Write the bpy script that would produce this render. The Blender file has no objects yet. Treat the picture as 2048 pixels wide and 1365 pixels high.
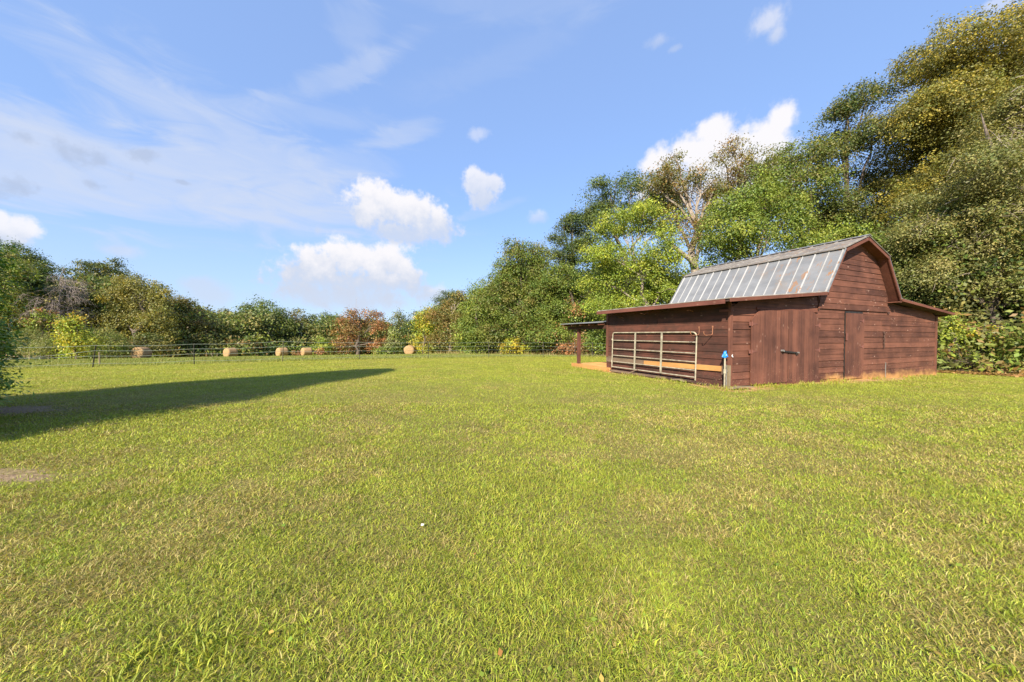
import bpy, math, random
import numpy as np
from mathutils import Vector
S = bpy.context.scene
COL = S.collection

# ---------------------------------------------------------------- camera
F, PITCH, ROLL = 690.0, -0.0177, 0.0038        # focal length in photo pixels, radians
CAMZ = 1.31
cam = bpy.data.cameras.new('camera')
cam.sensor_width = 36.0
cam.lens = 36.0 * F / 2048.0
cam.clip_start = 0.05
cam.clip_end = 3000
co = bpy.data.objects.new('camera', cam)
COL.objects.link(co)
co.location = (0, 0, CAMZ)
co.rotation_euler = (math.radians(90) + PITCH, -ROLL, 0)
S.camera = co

def ray(x, y):
    a = (x - 1024) / F
    b = -(y - 682.5) / F
    c, s = math.cos(ROLL), math.sin(ROLL)
    xc = a * c - b * s
    yc = a * s + b * c
    c, s = math.cos(PITCH), math.sin(PITCH)
    return np.array([xc, c - yc * s, s + yc * c])

def at(x, y, Y):                                # photo pixel -> point at distance Y north of the camera
    d = ray(x, y)
    return np.array([0, 0, CAMZ]) + d * (Y / d[1])

# ---------------------------------------------------------------- sun, exposure
SUN_EL = math.radians(35)
SUN_DIR = np.array([-0.42, -0.907, 0.0])        # horizontal direction towards the sun
SUN_DIR /= np.linalg.norm(SUN_DIR)
sl = bpy.data.lights.new('sun', 'SUN')
sl.energy = 4.4
sl.angle = math.radians(0.53)
sl.color = (1.0, 0.90, 0.74)
so = bpy.data.objects.new('sun', sl)
COL.objects.link(so)
sv = Vector((SUN_DIR[0] * math.cos(SUN_EL), SUN_DIR[1] * math.cos(SUN_EL), math.sin(SUN_EL)))
so.rotation_euler = sv.to_track_quat('Z', 'Y').to_euler()
so.location = (0, 0, 60)
S.view_settings.view_transform = 'Standard'
S.view_settings.look = 'None'
S.view_settings.exposure = 1.22
S.view_settings.gamma = 1.0
S.view_settings.use_curve_mapping = False
S.cycles.max_bounces = 6
S.cycles.diffuse_bounces = 3
S.cycles.glossy_bounces = 2
S.cycles.transmission_bounces = 4
S.cycles.transparent_max_bounces = 4
S.cycles.caustics_reflective = False
S.cycles.caustics_refractive = False

# ---------------------------------------------------------------- node helper
class NT:
    def __init__(self, tree):
        self.t = tree
        self.n = tree.nodes
        self.l = tree.links
    def new(self, typ, **kw):
        nd = self.n.new(typ)
        for k, v in kw.items():
            setattr(nd, k, v)
        return nd
    def put(self, sock, v):
        if isinstance(v, bpy.types.NodeSocket):
            self.l.new(v, sock)
        elif isinstance(v, (tuple, list)) and len(v) == 3 and sock.type == 'RGBA':
            sock.default_value = (*v, 1)
        else:
            sock.default_value = v
    def math(self, op, a, b=None, c=None, clamp=False):
        nd = self.new('ShaderNodeMath', operation=op)
        nd.use_clamp = clamp
        for i, v in enumerate((a, b, c)):
            if v is not None:
                self.put(nd.inputs[i], v)
        return nd.outputs[0]
    def ss(self, v, lo, hi, tolo=0.0, tohi=1.0):
        nd = self.new('ShaderNodeMapRange', interpolation_type='SMOOTHSTEP')
        for i, x in enumerate((v, lo, hi, tolo, tohi)):
            self.put(nd.inputs[i], x)
        return nd.outputs[0]
    def lin(self, v, lo, hi, tolo=0.0, tohi=1.0):
        nd = self.new('ShaderNodeMapRange')
        for i, x in enumerate((v, lo, hi, tolo, tohi)):
            self.put(nd.inputs[i], x)
        return nd.outputs[0]
    def mix(self, f, a, b, mode='MIX'):
        nd = self.new('ShaderNodeMix', data_type='RGBA', blend_type=mode)
        self.put(nd.inputs[0], f)
        self.put(nd.inputs[6], a)
        self.put(nd.inputs[7], b)
        return nd.outputs[2]
    def noise(self, vec, scale, detail=4, rough=0.55, dist=0.0, dims='3D'):
        nd = self.new('ShaderNodeTexNoise', noise_dimensions=dims)
        self.put(nd.inputs['Vector'], vec)
        nd.inputs['Scale'].default_value = scale
        nd.inputs['Detail'].default_value = detail
        nd.inputs['Roughness'].default_value = rough
        nd.inputs['Distortion'].default_value = dist
        return nd.outputs[0]
    def mapping(self, vec, loc=(0, 0, 0), rot=(0, 0, 0), scale=(1, 1, 1), typ='POINT'):
        nd = self.new('ShaderNodeMapping', vector_type=typ)
        self.put(nd.inputs[0], vec)
        nd.inputs[1].default_value = loc
        nd.inputs[2].default_value = rot
        nd.inputs[3].default_value = scale
        return nd.outputs[0]
    def length(self, v):
        nd = self.new('ShaderNodeVectorMath', operation='LENGTH')
        self.put(nd.inputs[0], v)
        return nd.outputs['Value']

# ---------------------------------------------------------------- sky and clouds (world)
W = bpy.data.worlds.new('World')
S.world = W
W.use_nodes = True
W.cycles.sampling_method = 'NONE'
W.node_tree.nodes.clear()
N = NT(W.node_tree)
sky = N.new('ShaderNodeTexSky', sky_type='NISHITA')
sky.sun_disc = False
sky.sun_elevation = SUN_EL
sky.sun_rotation = math.atan2(SUN_DIR[0], SUN_DIR[1])
sky.altitude = 250
sky.air_density = 1.0
sky.dust_density = 0.6
sky.ozone_density = 2.2
SKY_STRENGTH = 0.14
geo = N.new('ShaderNodeTexCoord')
sep = N.new('ShaderNodeSeparateXYZ')
N.put(sep.inputs[0], geo.outputs['Generated'])
az = N.math('ARCTAN2', sep.outputs[0], sep.outputs[1])
el = N.math('ARCSINE', sep.outputs[2])
comb = N.new('ShaderNodeCombineXYZ')
N.put(comb.inputs[0], az)
N.put(comb.inputs[1], el)
AE = comb.outputs[0]

def azel(x, y):
    d = ray(x, y)
    d = d / np.linalg.norm(d)
    return math.atan2(d[0], d[1]), math.asin(d[2])

def blob(x, y, rx, ry, rot=0.0):                # 1 at the middle, 0 on the rim of an ellipse of the sky
    a0, e0 = azel(x, y)
    a1, e1 = azel(x + rx, y)
    a2, e2 = azel(x, y - ry)
    rx, ry = abs(a1 - a0), abs(e2 - e0)
    if rot:
        m = N.mapping(AE, (a0, e0, 0), (0, 0, rot), (rx, ry, 1), 'TEXTURE')
    else:
        nd = N.new('ShaderNodeVectorMath', operation='MULTIPLY_ADD')
        N.put(nd.inputs[0], AE)
        nd.inputs[1].default_value = (1 / rx, 1 / ry, 0)
        nd.inputs[2].default_value = (-a0 / rx, -e0 / ry, 0)
        m = nd.outputs[0]
    return N.math('SUBTRACT', 1.0, N.length(m)), m

warpn = N.noise(AE, 22, 4, 0.55, dims='2D')
warp = N.math('MULTIPLY', N.math('SUBTRACT', warpn, 0.5), 1.0)
fine = N.math('SUBTRACT', N.noise(AE, 75, 3, 0.6, dims='2D'), 0.5)
puff = N.math('ADD', N.math('MULTIPLY', warp, 1.15), N.math('MULTIPLY', fine, 0.40))

def cloud(blobs, edge=(0.0, 0.3), amp=1.0, base=(-0.7, 0.25), opacity=1.0, fade=1.0):
    d = None
    t = None
    for i, b in enumerate(blobs):
        v, m = blob(*b)
        d = v if d is None else N.math('SMOOTH_MAX', d, v, 0.15)
    # shade by height over the cloud's own base
    ys = [b[1] + b[3] for b in blobs]
    yt = [b[1] - b[3] for b in blobs]
    e_lo = azel(blobs[0][0], max(ys))[1]
    e_hi = azel(blobs[0][0], min(yt))[1]
    h = N.lin(el, e_lo, e_hi, -1.0, 1.0)
    dd = N.math('ADD', d, N.math('MULTIPLY', puff, amp))
    mask = N.math('MULTIPLY', N.ss(dd, edge[0], edge[1]), opacity)
    if fade < 1:
        mask = N.math('MULTIPLY', mask, N.ss(N.math('ADD', h, puff), -1.0, .1, fade, 1.0))
    shade = N.ss(N.math('ADD', h, N.math('MULTIPLY', puff, 0.9)), base[0], base[1])
    return mask, shade

white = (3.0, 2.95, 3.05)
grey = (2.0, 2.2, 2.65)
col = N.mix(1.0, sky.outputs[0], (0.86, 0.98, 1.06), 'MULTIPLY')
col = N.mix(0.70, col, (1.00, 1.50, 2.74))
# pale milky air low in the sky
low = N.ss(el, 0.34, 0.0, 0.0, 0.50)
col = N.mix(low, col, (1.85, 2.25, 2.85))
# cirrus veils
cn = N.noise(N.mapping(AE, (0, 0, 0), (0, 0, 0.25), (1.6, 6.0, 1)), 3.4, 5, 0.58, 0.6, dims='2D')
cn2 = N.noise(N.mapping(AE, (3, 1, 0), (0, 0, -0.5), (2, 7, 1)), 3.2, 3, 0.55, 0.8, dims='2D')
veil = None
for b, op in (((230, 345, 640, 130, 0.04), .95), ((120, 330, 420, 120, 0), .6), ((520, 320, 330, 120, -.3), .75), ((560, 430, 420, 90, 0), .35), ((90, 340, 330, 120, 0), .65), ((690, 150, 210, 40, .5), .42), ((720, 60, 60, 130, .55), .25),
              ((800, 270, 110, 36, .35), .5), ((610, 230, 240, 40, .1), .3), ((330, 395, 420, 40, .03), .5), ((700, 330, 160, 70, .25), .3),
              ((980, 420, 110, 14, .3), .35), ((1000, 15, 500, 60, 0), .2), ((1010, 120, 320, 60, .3), .12)):
    v, m = blob(*b)
    k = N.math('MULTIPLY', N.ss(N.math('ADD', v, N.math('MULTIPLY', N.math('SUBTRACT', cn, .5), 1.5)), 0.0, 0.8), op)
    veil = k if veil is None else N.math('SUBTRACT', N.math('ADD', veil, k), N.math('MULTIPLY', veil, k))
veil = N.math('MULTIPLY', veil, N.lin(cn2, 0.25, 0.7, 0.62, 1.0), clamp=True)
col = N.mix(N.math('MULTIPLY', veil, .86), col, (2.05, 2.28, 2.80))
# dusky wisps in front of the veil
dw = None
for b in ((60, 280, 50, 18, -.2), (130, 305, 75, 26, -.45), (205, 325, 60, 22, -.2), (290, 310, 40, 20, .2), (190, 370, 26, 13, -.3), (25, 375, 45, 46, -.5), (365, 365, 20, 6, 0)):
    v, m = blob(*b)
    dw = v if dw is None else N.math('MAXIMUM', dw, v)
dwm = N.math('MULTIPLY', N.ss(N.math('ADD', dw, N.math('MULTIPLY', puff, 2.0)), 0.0, 0.9), 0.55)
col = N.mix(dwm, col, (1.40, 1.65, 2.2))
# cumulus: blobs are (x, y, rx, ry) of the photograph turned into sky directions
for blobs, kw in (
    ([(705, 575, 165, 55), (640, 535, 80, 50), (700, 515, 80, 42), (770, 525, 75, 48), (820, 565, 45, 40), (600, 545, 45, 40)], dict(base=(-.3, .8), edge=(-.06, .5), fade=.35)),
    ([(700, 600, 200, 26), (860, 590, 60, 26), (640, 590, 120, 26), (420, 590, 70, 36), (400, 570, 50, 24), (240, 500, 60, 20)], dict(base=(-.2, 1.6), edge=(-.05, .8), opacity=.6, amp=.7)),
    ([(775, 415, 80, 52), (745, 400, 52, 48), (820, 425, 75, 50), (870, 455, 62, 36), (800, 465, 75, 26), (730, 430, 40, 34)], dict(base=(-.7, .6), edge=(-.06, .5), fade=.7)),
    ([(955, 370, 38, 40), (968, 395, 34, 36), (985, 368, 26, 30)], dict(base=(-.8, 1.2), edge=(0, .55), opacity=.85)),
    ([(1440, 310, 130, 80), (1560, 240, 40, 50), (1530, 290, 75, 70), (1430, 262, 55, 36), (1320, 325, 45, 40), (1380, 300, 50, 40), (1330, 380, 90, 60), (1480, 370, 150, 90)], dict(base=(-.9, .1), edge=(-.06, .55), amp=.8)),
    ([(1535, 40, 48, 46), (1550, 70, 24, 26)], dict(base=(-1.5, .9), edge=(0, .9), opacity=.6)),
    ([(1315, 84, 40, 18), (1350, 98, 18, 10)], dict(base=(-.5, 1.5), edge=(0, .9), opacity=.35)),
    ([(30, 460, 58, 40), (0, 440, 40, 26), (10, 480, 60, 30)], dict(base=(-.8, .3), edge=(0, .5), opacity=.9)),
    ([(1075, 438, 26, 20)], dict(base=(-.5, 1.5), edge=(0, .8), opacity=.5)),
    ([(660, 366, 40, 24), (635, 462, 12, 20), (955, 268, 28, 18)], dict(base=(-.5, 1.5), edge=(0, .9), opacity=.4)),
    ([(880, 585, 26, 16)], dict(base=(-.5, 1.0), edge=(0, .7), opacity=.5)),
    ([(2010, 6, 70, 26), (2060, 20, 50, 30)], dict(base=(-.5, 1.0), edge=(0, .9), opacity=.5)),
):
    mask, shade = cloud(blobs, **kw)
    col = N.mix(mask, col, N.mix(shade, grey, white))
bg = N.new('ShaderNodeBackground')
N.put(bg.inputs[0], col)
bg.inputs[1].default_value = SKY_STRENGTH
wo = N.new('ShaderNodeOutputWorld')
N.put(wo.inputs[0], bg.outputs[0])

# ---------------------------------------------------------------- object helpers
def tag(o, label=None, cat=None, group=None, kind=None):
    if label: o['label'] = label
    if cat: o['category'] = cat
    if group: o['group'] = group
    if kind: o['kind'] = kind
    return o

def empty(name, loc, rz=0.0):
    o = bpy.data.objects.new(name, None)
    o.empty_display_size = 0.2
    COL.objects.link(o)
    o.location = loc
    o.rotation_euler = (0, 0, rz)
    return o

def fast_mesh(name, verts, faces_flat, sizes, mat, parent=None, cols=None, smooth=False, tones=None):
    me = bpy.data.meshes.new(name)
    verts = np.asarray(verts, np.float32)
    ff = np.asarray(faces_flat, np.int32).ravel()
    sz = np.asarray(sizes, np.int32)
    me.vertices.add(len(verts))
    me.vertices.foreach_set('co', verts.ravel())
    me.loops.add(len(ff))
    me.loops.foreach_set('vertex_index', ff)
    me.polygons.add(len(sz))
    starts = np.zeros(len(sz), np.int32)
    starts[1:] = np.cumsum(sz)[:-1]
    me.polygons.foreach_set('loop_start', starts)
    if smooth:
        me.polygons.foreach_set('use_smooth', np.ones(len(sz), bool))
    if cols is not None:
        a = me.attributes.new('tint', 'FLOAT_COLOR', 'FACE')
        c4 = np.ones((len(sz), 4), np.float32)
        c4[:, :3] = cols
        a.data.foreach_set('color', c4.ravel())
    if tones is not None:
        a = me.attributes.new('tone', 'FLOAT', 'FACE')
        a.data.foreach_set('value', np.asarray(tones, np.float32))
    me.update(calc_edges=True)
    me.materials.append(mat)
    o = bpy.data.objects.new(name, me)
    COL.objects.link(o)
    if parent: o.parent = parent
    return o

class MB:
    """collects solid shapes and links them as one mesh"""
    def __init__(self):
        self.v = []; self.f = []; self.t = []; self.tone = 0.5; self.sm = []
        self.smooth = False
    def add(self, vs, fs):
        b = len(self.v)
        self.v += [tuple(map(float, p)) for p in vs]
        for f in fs:
            self.f.append([b + i for i in f]); self.t.append(self.tone); self.sm.append(self.smooth)
    def hexa(self, p):                       # eight corners, 0-3 one end, 4-7 the other
        self.add(p, [(3, 2, 1, 0), (4, 5, 6, 7), (0, 1, 5, 4), (1, 2, 6, 5), (2, 3, 7, 6), (3, 0, 4, 7)])
    def box(self, x0, x1, y0, y1, z0, z1):
        self.hexa([(x0, y0, z0), (x1, y0, z0), (x1, y1, z0), (x0, y1, z0), (x0, y0, z1), (x1, y0, z1), (x1, y1, z1), (x0, y1, z1)])
    def bar(self, a, b, w, h, up=(0, 0, 1)):
        a = Vector(a); b = Vector(b)
        d = (b - a).normalized()
        up = Vector(up)
        s = d.cross(up)
        if s.length < 1e-4: s = d.cross(Vector((1, 0, 0)))
        s.normalize()
        u = s.cross(d).normalized()
        s *= w / 2; u *= h / 2
        self.hexa([a - s - u, a + s - u, a + s + u, a - s + u, b - s - u, b + s - u, b + s + u, b - s + u])
    def tube(self, pts, rad, n=8, caps=True):
        pts = [Vector(p) for p in pts]
        if not isinstance(rad, (list, tuple)): rad = [rad] * len(pts)
        old = self.smooth
        rings = []
        prev = None
        base = len(self.v)
        for i, p in enumerate(pts):
            d = (pts[min(i + 1, len(pts) - 1)] - pts[max(i - 1, 0)]).normalized()
            if prev is None:
                s = d.cross(Vector((0, 0, 1)))
                if s.length < 0.05: s = d.cross(Vector((1, 0, 0)))
            else:
                s = prev - d * prev.dot(d)
            s.normalize()
            prev = s
            u = d.cross(s)
            rings.append([p + (s * math.cos(2 * math.pi * k / n) + u * math.sin(2 * math.pi * k / n)) * rad[i] for k in range(n)])
        vs = [q for r in rings for q in r]
        fs = []
        for i in range(len(pts) - 1):
            for k in range(n):
                a = i * n + k; b = i * n + (k + 1) % n
                fs.append((a, b, b + n, a + n))
        self.smooth = True
        self.add(vs, fs)
        self.smooth = old
        if caps:
            self.add(rings[0], [tuple(range(n - 1, -1, -1))])
            self.add(rings[-1], [tuple(range(n))])
    def prism(self, poly, axis, a, b):       # poly of 2-D points swept along an axis ('x','y') from a to b
        n = len(poly)
        if axis == 'y':
            P = [(p[0], a, p[1]) for p in poly] + [(p[0], b, p[1]) for p in poly]
        else:
            P = [(a, p[0], p[1]) for p in poly] + [(b, p[0], p[1]) for p in poly]
        self.add(P, [tuple(range(n)), tuple(range(2 * n - 1, n - 1, -1))] + [(i, i + n, (i + 1) % n + n, (i + 1) % n) for i in range(n)])
    def build(self, name, mat, parent=None):
        sizes = [len(f) for f in self.f]
        flat = [i for f in self.f for i in f]
        o = fast_mesh(name, self.v, flat, sizes, mat, parent, tones=self.t)
        o.data.polygons.foreach_set('use_smooth', np.array(self.sm, bool))
        return o

# ---------------------------------------------------------------- numpy noise
def vnoise(x, y, seed=0):
    r = np.random.RandomState(seed)
    tab = r.rand(256, 256)
    xi = np.floor(x).astype(int); yi = np.floor(y).astype(int)
    fx = x - xi; fy = y - yi
    fx = fx * fx * (3 - 2 * fx); fy = fy * fy * (3 - 2 * fy)
    a = tab[xi % 256, yi % 256]; b = tab[(xi + 1) % 256, yi % 256]
    c = tab[xi % 256, (yi + 1) % 256]; d = tab[(xi + 1) % 256, (yi + 1) % 256]
    return (a * (1 - fx) + b * fx) * (1 - fy) + (c * (1 - fx) + d * fx) * fy

def fbm(x, y, seed=0, oct=3):
    s = 0; w = 0; a = 1.0
    for i in range(oct):
        s = s + a * vnoise(x * 2 ** i, y * 2 ** i, seed + i); w += a; a *= 0.55
    return s / w

# ---------------------------------------------------------------- terrain height
BX, BY, BTH = 5.528, 8.752, 0.4008              # barn's near corner and turn
BC, BS = math.cos(BTH), math.sin(BTH)
def barn_uv(x, y):
    dx = x - BX; dy = y - BY
    return dx * BC + dy * BS, -dx * BS + dy * BC
def softpos(t, k=1.5):
    return np.log1p(np.exp(np.clip(np.asarray(t, float) / k, -40, 40))) * k
def gz(x, y):
    x = np.asarray(x, float); y = np.asarray(y, float)
    yy = np.minimum(y, 70)
    z = -0.020 * softpos(yy - 10.5) - 0.018 * softpos(-np.maximum(x, -60) - 7, 2) - 0.016 * softpos(np.minimum(x, 40) - 7.5)
    z = z - 0.030 * softpos(yy - 27, 2.5)
    z = z + 0.05 * (fbm(x * 0.16 + 9, y * 0.16 + 4, 5, 2) - 0.5) * np.clip((np.hypot(x - 8, y - 11) - 6) / 6, 0, 1)
    return z
def gz1(x, y):
    return float(gz(np.array([x]), np.array([y]))[0])

# ---------------------------------------------------------------- materials
def mat(name):
    m = bpy.data.materials.new(name)
    m.use_nodes = True
    m.node_tree.nodes.clear()
    n = NT(m.node_tree)
    out = n.new('ShaderNodeOutputMaterial')
    bs = n.new('ShaderNodeBsdfPrincipled')
    n.put(out.inputs[0], bs.outputs[0])
    return m, n, bs, out
def attr(n, name):
    a = n.new('ShaderNodeAttribute', attribute_name=name)
    return a
def bump(n, bs, h, strength=0.4, dist=0.01):
    b = n.new('ShaderNodeBump')
    b.inputs['Strength'].default_value = strength
    b.inputs['Distance'].default_value = dist
    n.put(b.inputs['Height'], h)
    n.put(bs.inputs['Normal'], b.outputs[0])

def leaf_material(name, transl=0.35, rough=0.5):
    m, n, bs, out = mat(name)
    c = attr(n, 'tint').outputs['Color']
    n.put(bs.inputs['Base Color'], c)
    bs.inputs['Roughness'].default_value = rough
    bs.inputs['Specular IOR Level'].default_value = 0.35
    tr = n.new('ShaderNodeBsdfTranslucent')
    n.put(tr.inputs[0], n.mix(1.0, c, (1.15, 1.1, 0.55), 'MULTIPLY'))
    mx = n.new('ShaderNodeMixShader')
    mx.inputs[0].default_value = transl
    n.put(mx.inputs[1], bs.outputs[0])
    n.put(mx.inputs[2], tr.outputs[0])
    n.put(out.inputs[0], mx.outputs[0])
    return m
M_leaf = leaf_material('leaf')
M_grass = leaf_material('grass_blade', 0.28, 0.55)

def bark_material(name, a, b):
    m, n, bs, out = mat(name)
    tc = n.new('ShaderNodeTexCoord').outputs['Object']
    f = n.noise(n.mapping(tc, scale=(9, 9, 2.2)), 1.0, 6, 0.65)
    n.put(bs.inputs['Base Color'], n.mix(n.ss(f, .3, .7), a, b))
    bs.inputs['Roughness'].default_value = 0.9
    bump(n, bs, f, 0.8, 0.03)
    return m
M_bark = bark_material('bark', (.055, .042, .032), (.17, .13, .098))
M_bark_pale = bark_material('pale_bark', (.17, .13, .10), (.42, .35, .28))
M_bark_grey = bark_material('dead_wood', (.16, .125, .105), (.36, .29, .25))

def wood_material(name, dark, light, axis, clay=(0.05, 0.28), scuff=0.75, grime=0.0):
    """stained boards; axis is the way the grain runs; clay is splashed up from the ground"""
    m, n, bs, out = mat(name)
    tc = n.new('ShaderNodeTexCoord').outputs['Object']
    sc = {'x': (1.1, 22, 22), 'y': (22, 1.1, 22), 'z': (22, 22, 1.1)}[axis]
    g = n.noise(n.mapping(tc, scale=sc), 1.0, 6, 0.65)
    big = n.noise(tc, 1.3, 4, 0.6)
    tone = attr(n, 'tone').outputs['Fac']
    k = n.math('ADD', n.math('MULTIPLY', g, .75), n.math('ADD', n.math('MULTIPLY', tone, .30), .12))
    k = n.math('ADD', k, n.math('MULTIPLY', n.math('SUBTRACT', big, .5), 1.0))
    c = n.mix(n.ss(k, .2, 1.15), dark, light)
    # pale knots and worn flecks
    vo = n.new('ShaderNodeTexVoronoi')
    n.put(vo.inputs['Vector'], n.mapping(tc, scale={'x': (5, 10, 10), 'y': (10, 5, 10), 'z': (10, 10, 5)}[axis]))
    vo.inputs['Scale'].default_value = 1.0
    fl = n.math('MULTIPLY', n.ss(vo.outputs['Distance'], .26, .08), n.ss(n.noise(tc, 2.3, 3), .52, .62))
    c = n.mix(n.math('MULTIPLY', fl, scuff), c, (.44, .27, .20))
    wn = n.noise(n.mapping(tc, scale=tuple(s * 1.6 for s in sc)), 1.0, 5, .7)
    c = n.mix(n.math('MULTIPLY', n.ss(wn, .60, .76), scuff * .5), c, (.30, .17, .125))
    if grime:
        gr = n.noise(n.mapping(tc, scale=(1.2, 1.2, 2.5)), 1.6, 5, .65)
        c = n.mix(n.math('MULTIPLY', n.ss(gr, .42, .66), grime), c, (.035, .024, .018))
    sp = n.new('ShaderNodeSeparateXYZ')
    n.put(sp.inputs[0], tc)
    zz = n.math('ADD', sp.outputs[2], n.math('MULTIPLY', sp.outputs[0], 0.017))
    zz = n.math('ADD', zz, n.ss(sp.outputs[0], 4.6, 3.6, 0, .20))
    zz = n.math('ADD', zz, n.math('MULTIPLY', n.math('SUBTRACT', n.noise(n.mapping(tc, scale=(2.2, 2.2, 4)), 1.0, 4), .5), .5))
    st = n.ss(zz, clay[1], clay[0], 0.0, .88)
    c = n.mix(st, c, (.50, .27, .095))
    sp2 = n.math('MULTIPLY', n.ss(n.noise(tc, 38, 2), .66, .72), n.ss(zz, 1.0, .1))
    c = n.mix(n.math('MULTIPLY', sp2, .8), c, (.52, .34, .20))
    n.put(bs.inputs['Base Color'], c)
    bs.inputs['Roughness'].default_value = 0.8
    bs.inputs['Specular IOR Level'].default_value = 0.25
    bump(n, bs, n.math('ADD', g, n.math('MULTIPLY', wn, .4)), 0.5, 0.006)
    return m
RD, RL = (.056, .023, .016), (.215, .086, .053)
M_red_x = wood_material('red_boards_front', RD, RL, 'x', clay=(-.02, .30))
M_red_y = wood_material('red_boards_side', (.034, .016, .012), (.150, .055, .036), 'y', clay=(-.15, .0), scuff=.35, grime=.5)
M_red_z = wood_material('red_door_boards', (.065, .027, .020), (.205, .082, .052), 'z', clay=(-.02, .22), scuff=.4)
M_trim = wood_material('red_trim_boards', (.075, .028, .018), (.19, .072, .046), 'x', clay=(-9, -8), scuff=.3)
M_trim_y = wood_material('red_trim_boards_side', (.075, .028, .02), (.20, .075, .055), 'y', clay=(-9, -8), scuff=.3)
M_new = wood_material('fresh_board', (.36, .17, .055), (.55, .29, .10), 'y', clay=(-9, -8), scuff=.1)
M_old = wood_material('weathered_board', (.10, .065, .045), (.26, .18, .12), 'y', clay=(-9, -8), scuff=.2, grime=.3)
M_post = wood_material('grey_post_wood', (.13, .10, .06), (.34, .27, .17), 'z', clay=(-9, -8), scuff=.1)

def simple(name, colr, rough=.6, metal=0.0, var=.25, scale=8, bumpk=0.0, spec=.5):
    m, n, bs, out = mat(name)
    tc = n.new('ShaderNodeTexCoord').outputs['Object']
    f = n.noise(tc, scale, 5, .6)
    a = tuple(c * (1 - var) for c in colr); b = tuple(min(1, c * (1 + var)) for c in colr)
    n.put(bs.inputs['Base Color'], n.mix(n.ss(f, .3, .7), a, b))
    bs.inputs['Roughness'].default_value = rough
    bs.inputs['Metallic'].default_value = metal
    bs.inputs['Specular IOR Level'].default_value = spec
    if bumpk: bump(n, bs, f, bumpk, .02)
    return m
M_galv = simple('galvanised_tube', (.37, .325, .235), .5, .2, .3, 6)
M_steel = simple('dull_steel', (.34, .33, .31), .45, .6, .3, 10)
M_rust = simple('rusty_iron', (.30, .13, .07), .8, .1, .4, 12)
M_black = simple('black_iron_and_gap_shade', (.03, .025, .022), .6, .2, .4, 12)
M_blue = simple('blue_enamel', (.02, .22, .68), .35, 0, .2, 10)
M_white = simple('white_plastic', (.75, .74, .70), .5, 0, .08, 10)
M_tpost = simple('green_steel_post', (.10, .085, .065), .7, .2, .4, 5)
M_wire = simple('tape_wire', (.17, .20, .16), .5, .1, .2, 5)
M_clayfloor = simple('clay_floor', (.58, .31, .10), .95, 0, .2, 3, .3)
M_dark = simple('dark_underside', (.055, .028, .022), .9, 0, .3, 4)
M_mast = simple('grey_mast', (.35, .36, .40), .5, .3, .1, 2)

def roof_material():
    m, n, bs, out = mat('galvanised_roof')
    tc = n.new('ShaderNodeTexCoord').outputs['Object']
    f = n.noise(n.mapping(tc, scale=(2, 1.2, 2)), 1.2, 6, .6)
    c = n.mix(n.ss(f, .3, .72), (.150, .154, .160), (.21, .214, .22))
    tone = attr(n, 'tone').outputs['Fac']
    c = n.mix(n.ss(tone, .4, .1), c, n.mix(n.ss(n.noise(n.mapping(tc, scale=(3, 1, 3)), 2.0, 5, .65), .35, .65), (.15, .125, .10), (.25, .225, .19)))
    c = n.mix(n.ss(tone, .6, .9), c, (.33, .33, .33))  # ribs paler than the sheet: their sun glint is put into the colour
    sp = n.new('ShaderNodeSeparateXYZ'); n.put(sp.inputs[0], tc)
    near = n.ss(sp.outputs[1], 3.6, 0.4)
    r1 = n.noise(n.mapping(tc, scale=(2.0, 4.2, 2.0)), 1.7, 6, .66, .4)
    band = n.ss(n.noise(tc, 1.1, 2), .40, .58)
    rust = n.math('MULTIPLY', n.ss(r1, .555, .61), n.math('MULTIPLY', band, near))
    c = n.mix(n.math('MULTIPLY', rust, .9), c, (.26, .125, .05))
    haze = n.math('MULTIPLY', n.ss(n.noise(tc, 2.2, 4), .48, .7), n.math('MULTIPLY', near, .35))
    c = n.mix(haze, c, (.20, .155, .11))
    n.put(bs.inputs['Base Color'], c)
    bs.inputs['Metallic'].default_value = .1
    n.put(bs.inputs['Roughness'], n.lin(rust, 0, 1, .55, .9))
    bump(n, bs, f, .12, .01)
    return m
M_roof = roof_material()
M_roof_old = simple('weathered_roof_sheet', (.30, .26, .21), .6, .2, .35, 3)

def hay_material():
    m, n, bs, out = mat('hay')
    tc = n.new('ShaderNodeTexCoord').outputs['Object']
    f = n.noise(n.mapping(tc, scale=(3, 14, 14)), 1.6, 6, .7)
    sp = n.new('ShaderNodeSeparateXYZ'); n.put(sp.inputs[0], tc)
    rr = n.math('SQRT', n.math('ADD', n.math('MULTIPLY', sp.outputs[1], sp.outputs[1]), n.math('MULTIPLY', sp.outputs[2], sp.outputs[2])))
    ring = n.math('SINE', n.math('ADD', n.math('MULTIPLY', rr, 42), n.math('MULTIPLY', f, 7)))
    c = n.mix(n.ss(f, .25, .75), (.27, .16, .07), (.58, .38, .18))
    c = n.mix(n.math('MULTIPLY', n.ss(ring, .2, 1), .45), c, (.20, .11, .05))
    n.put(bs.inputs['Base Color'], c)
    bs.inputs['Roughness'].default_value = .95
    bump(n, bs, f, 1.0, .05)
    return m
M_hay = hay_material()

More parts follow.
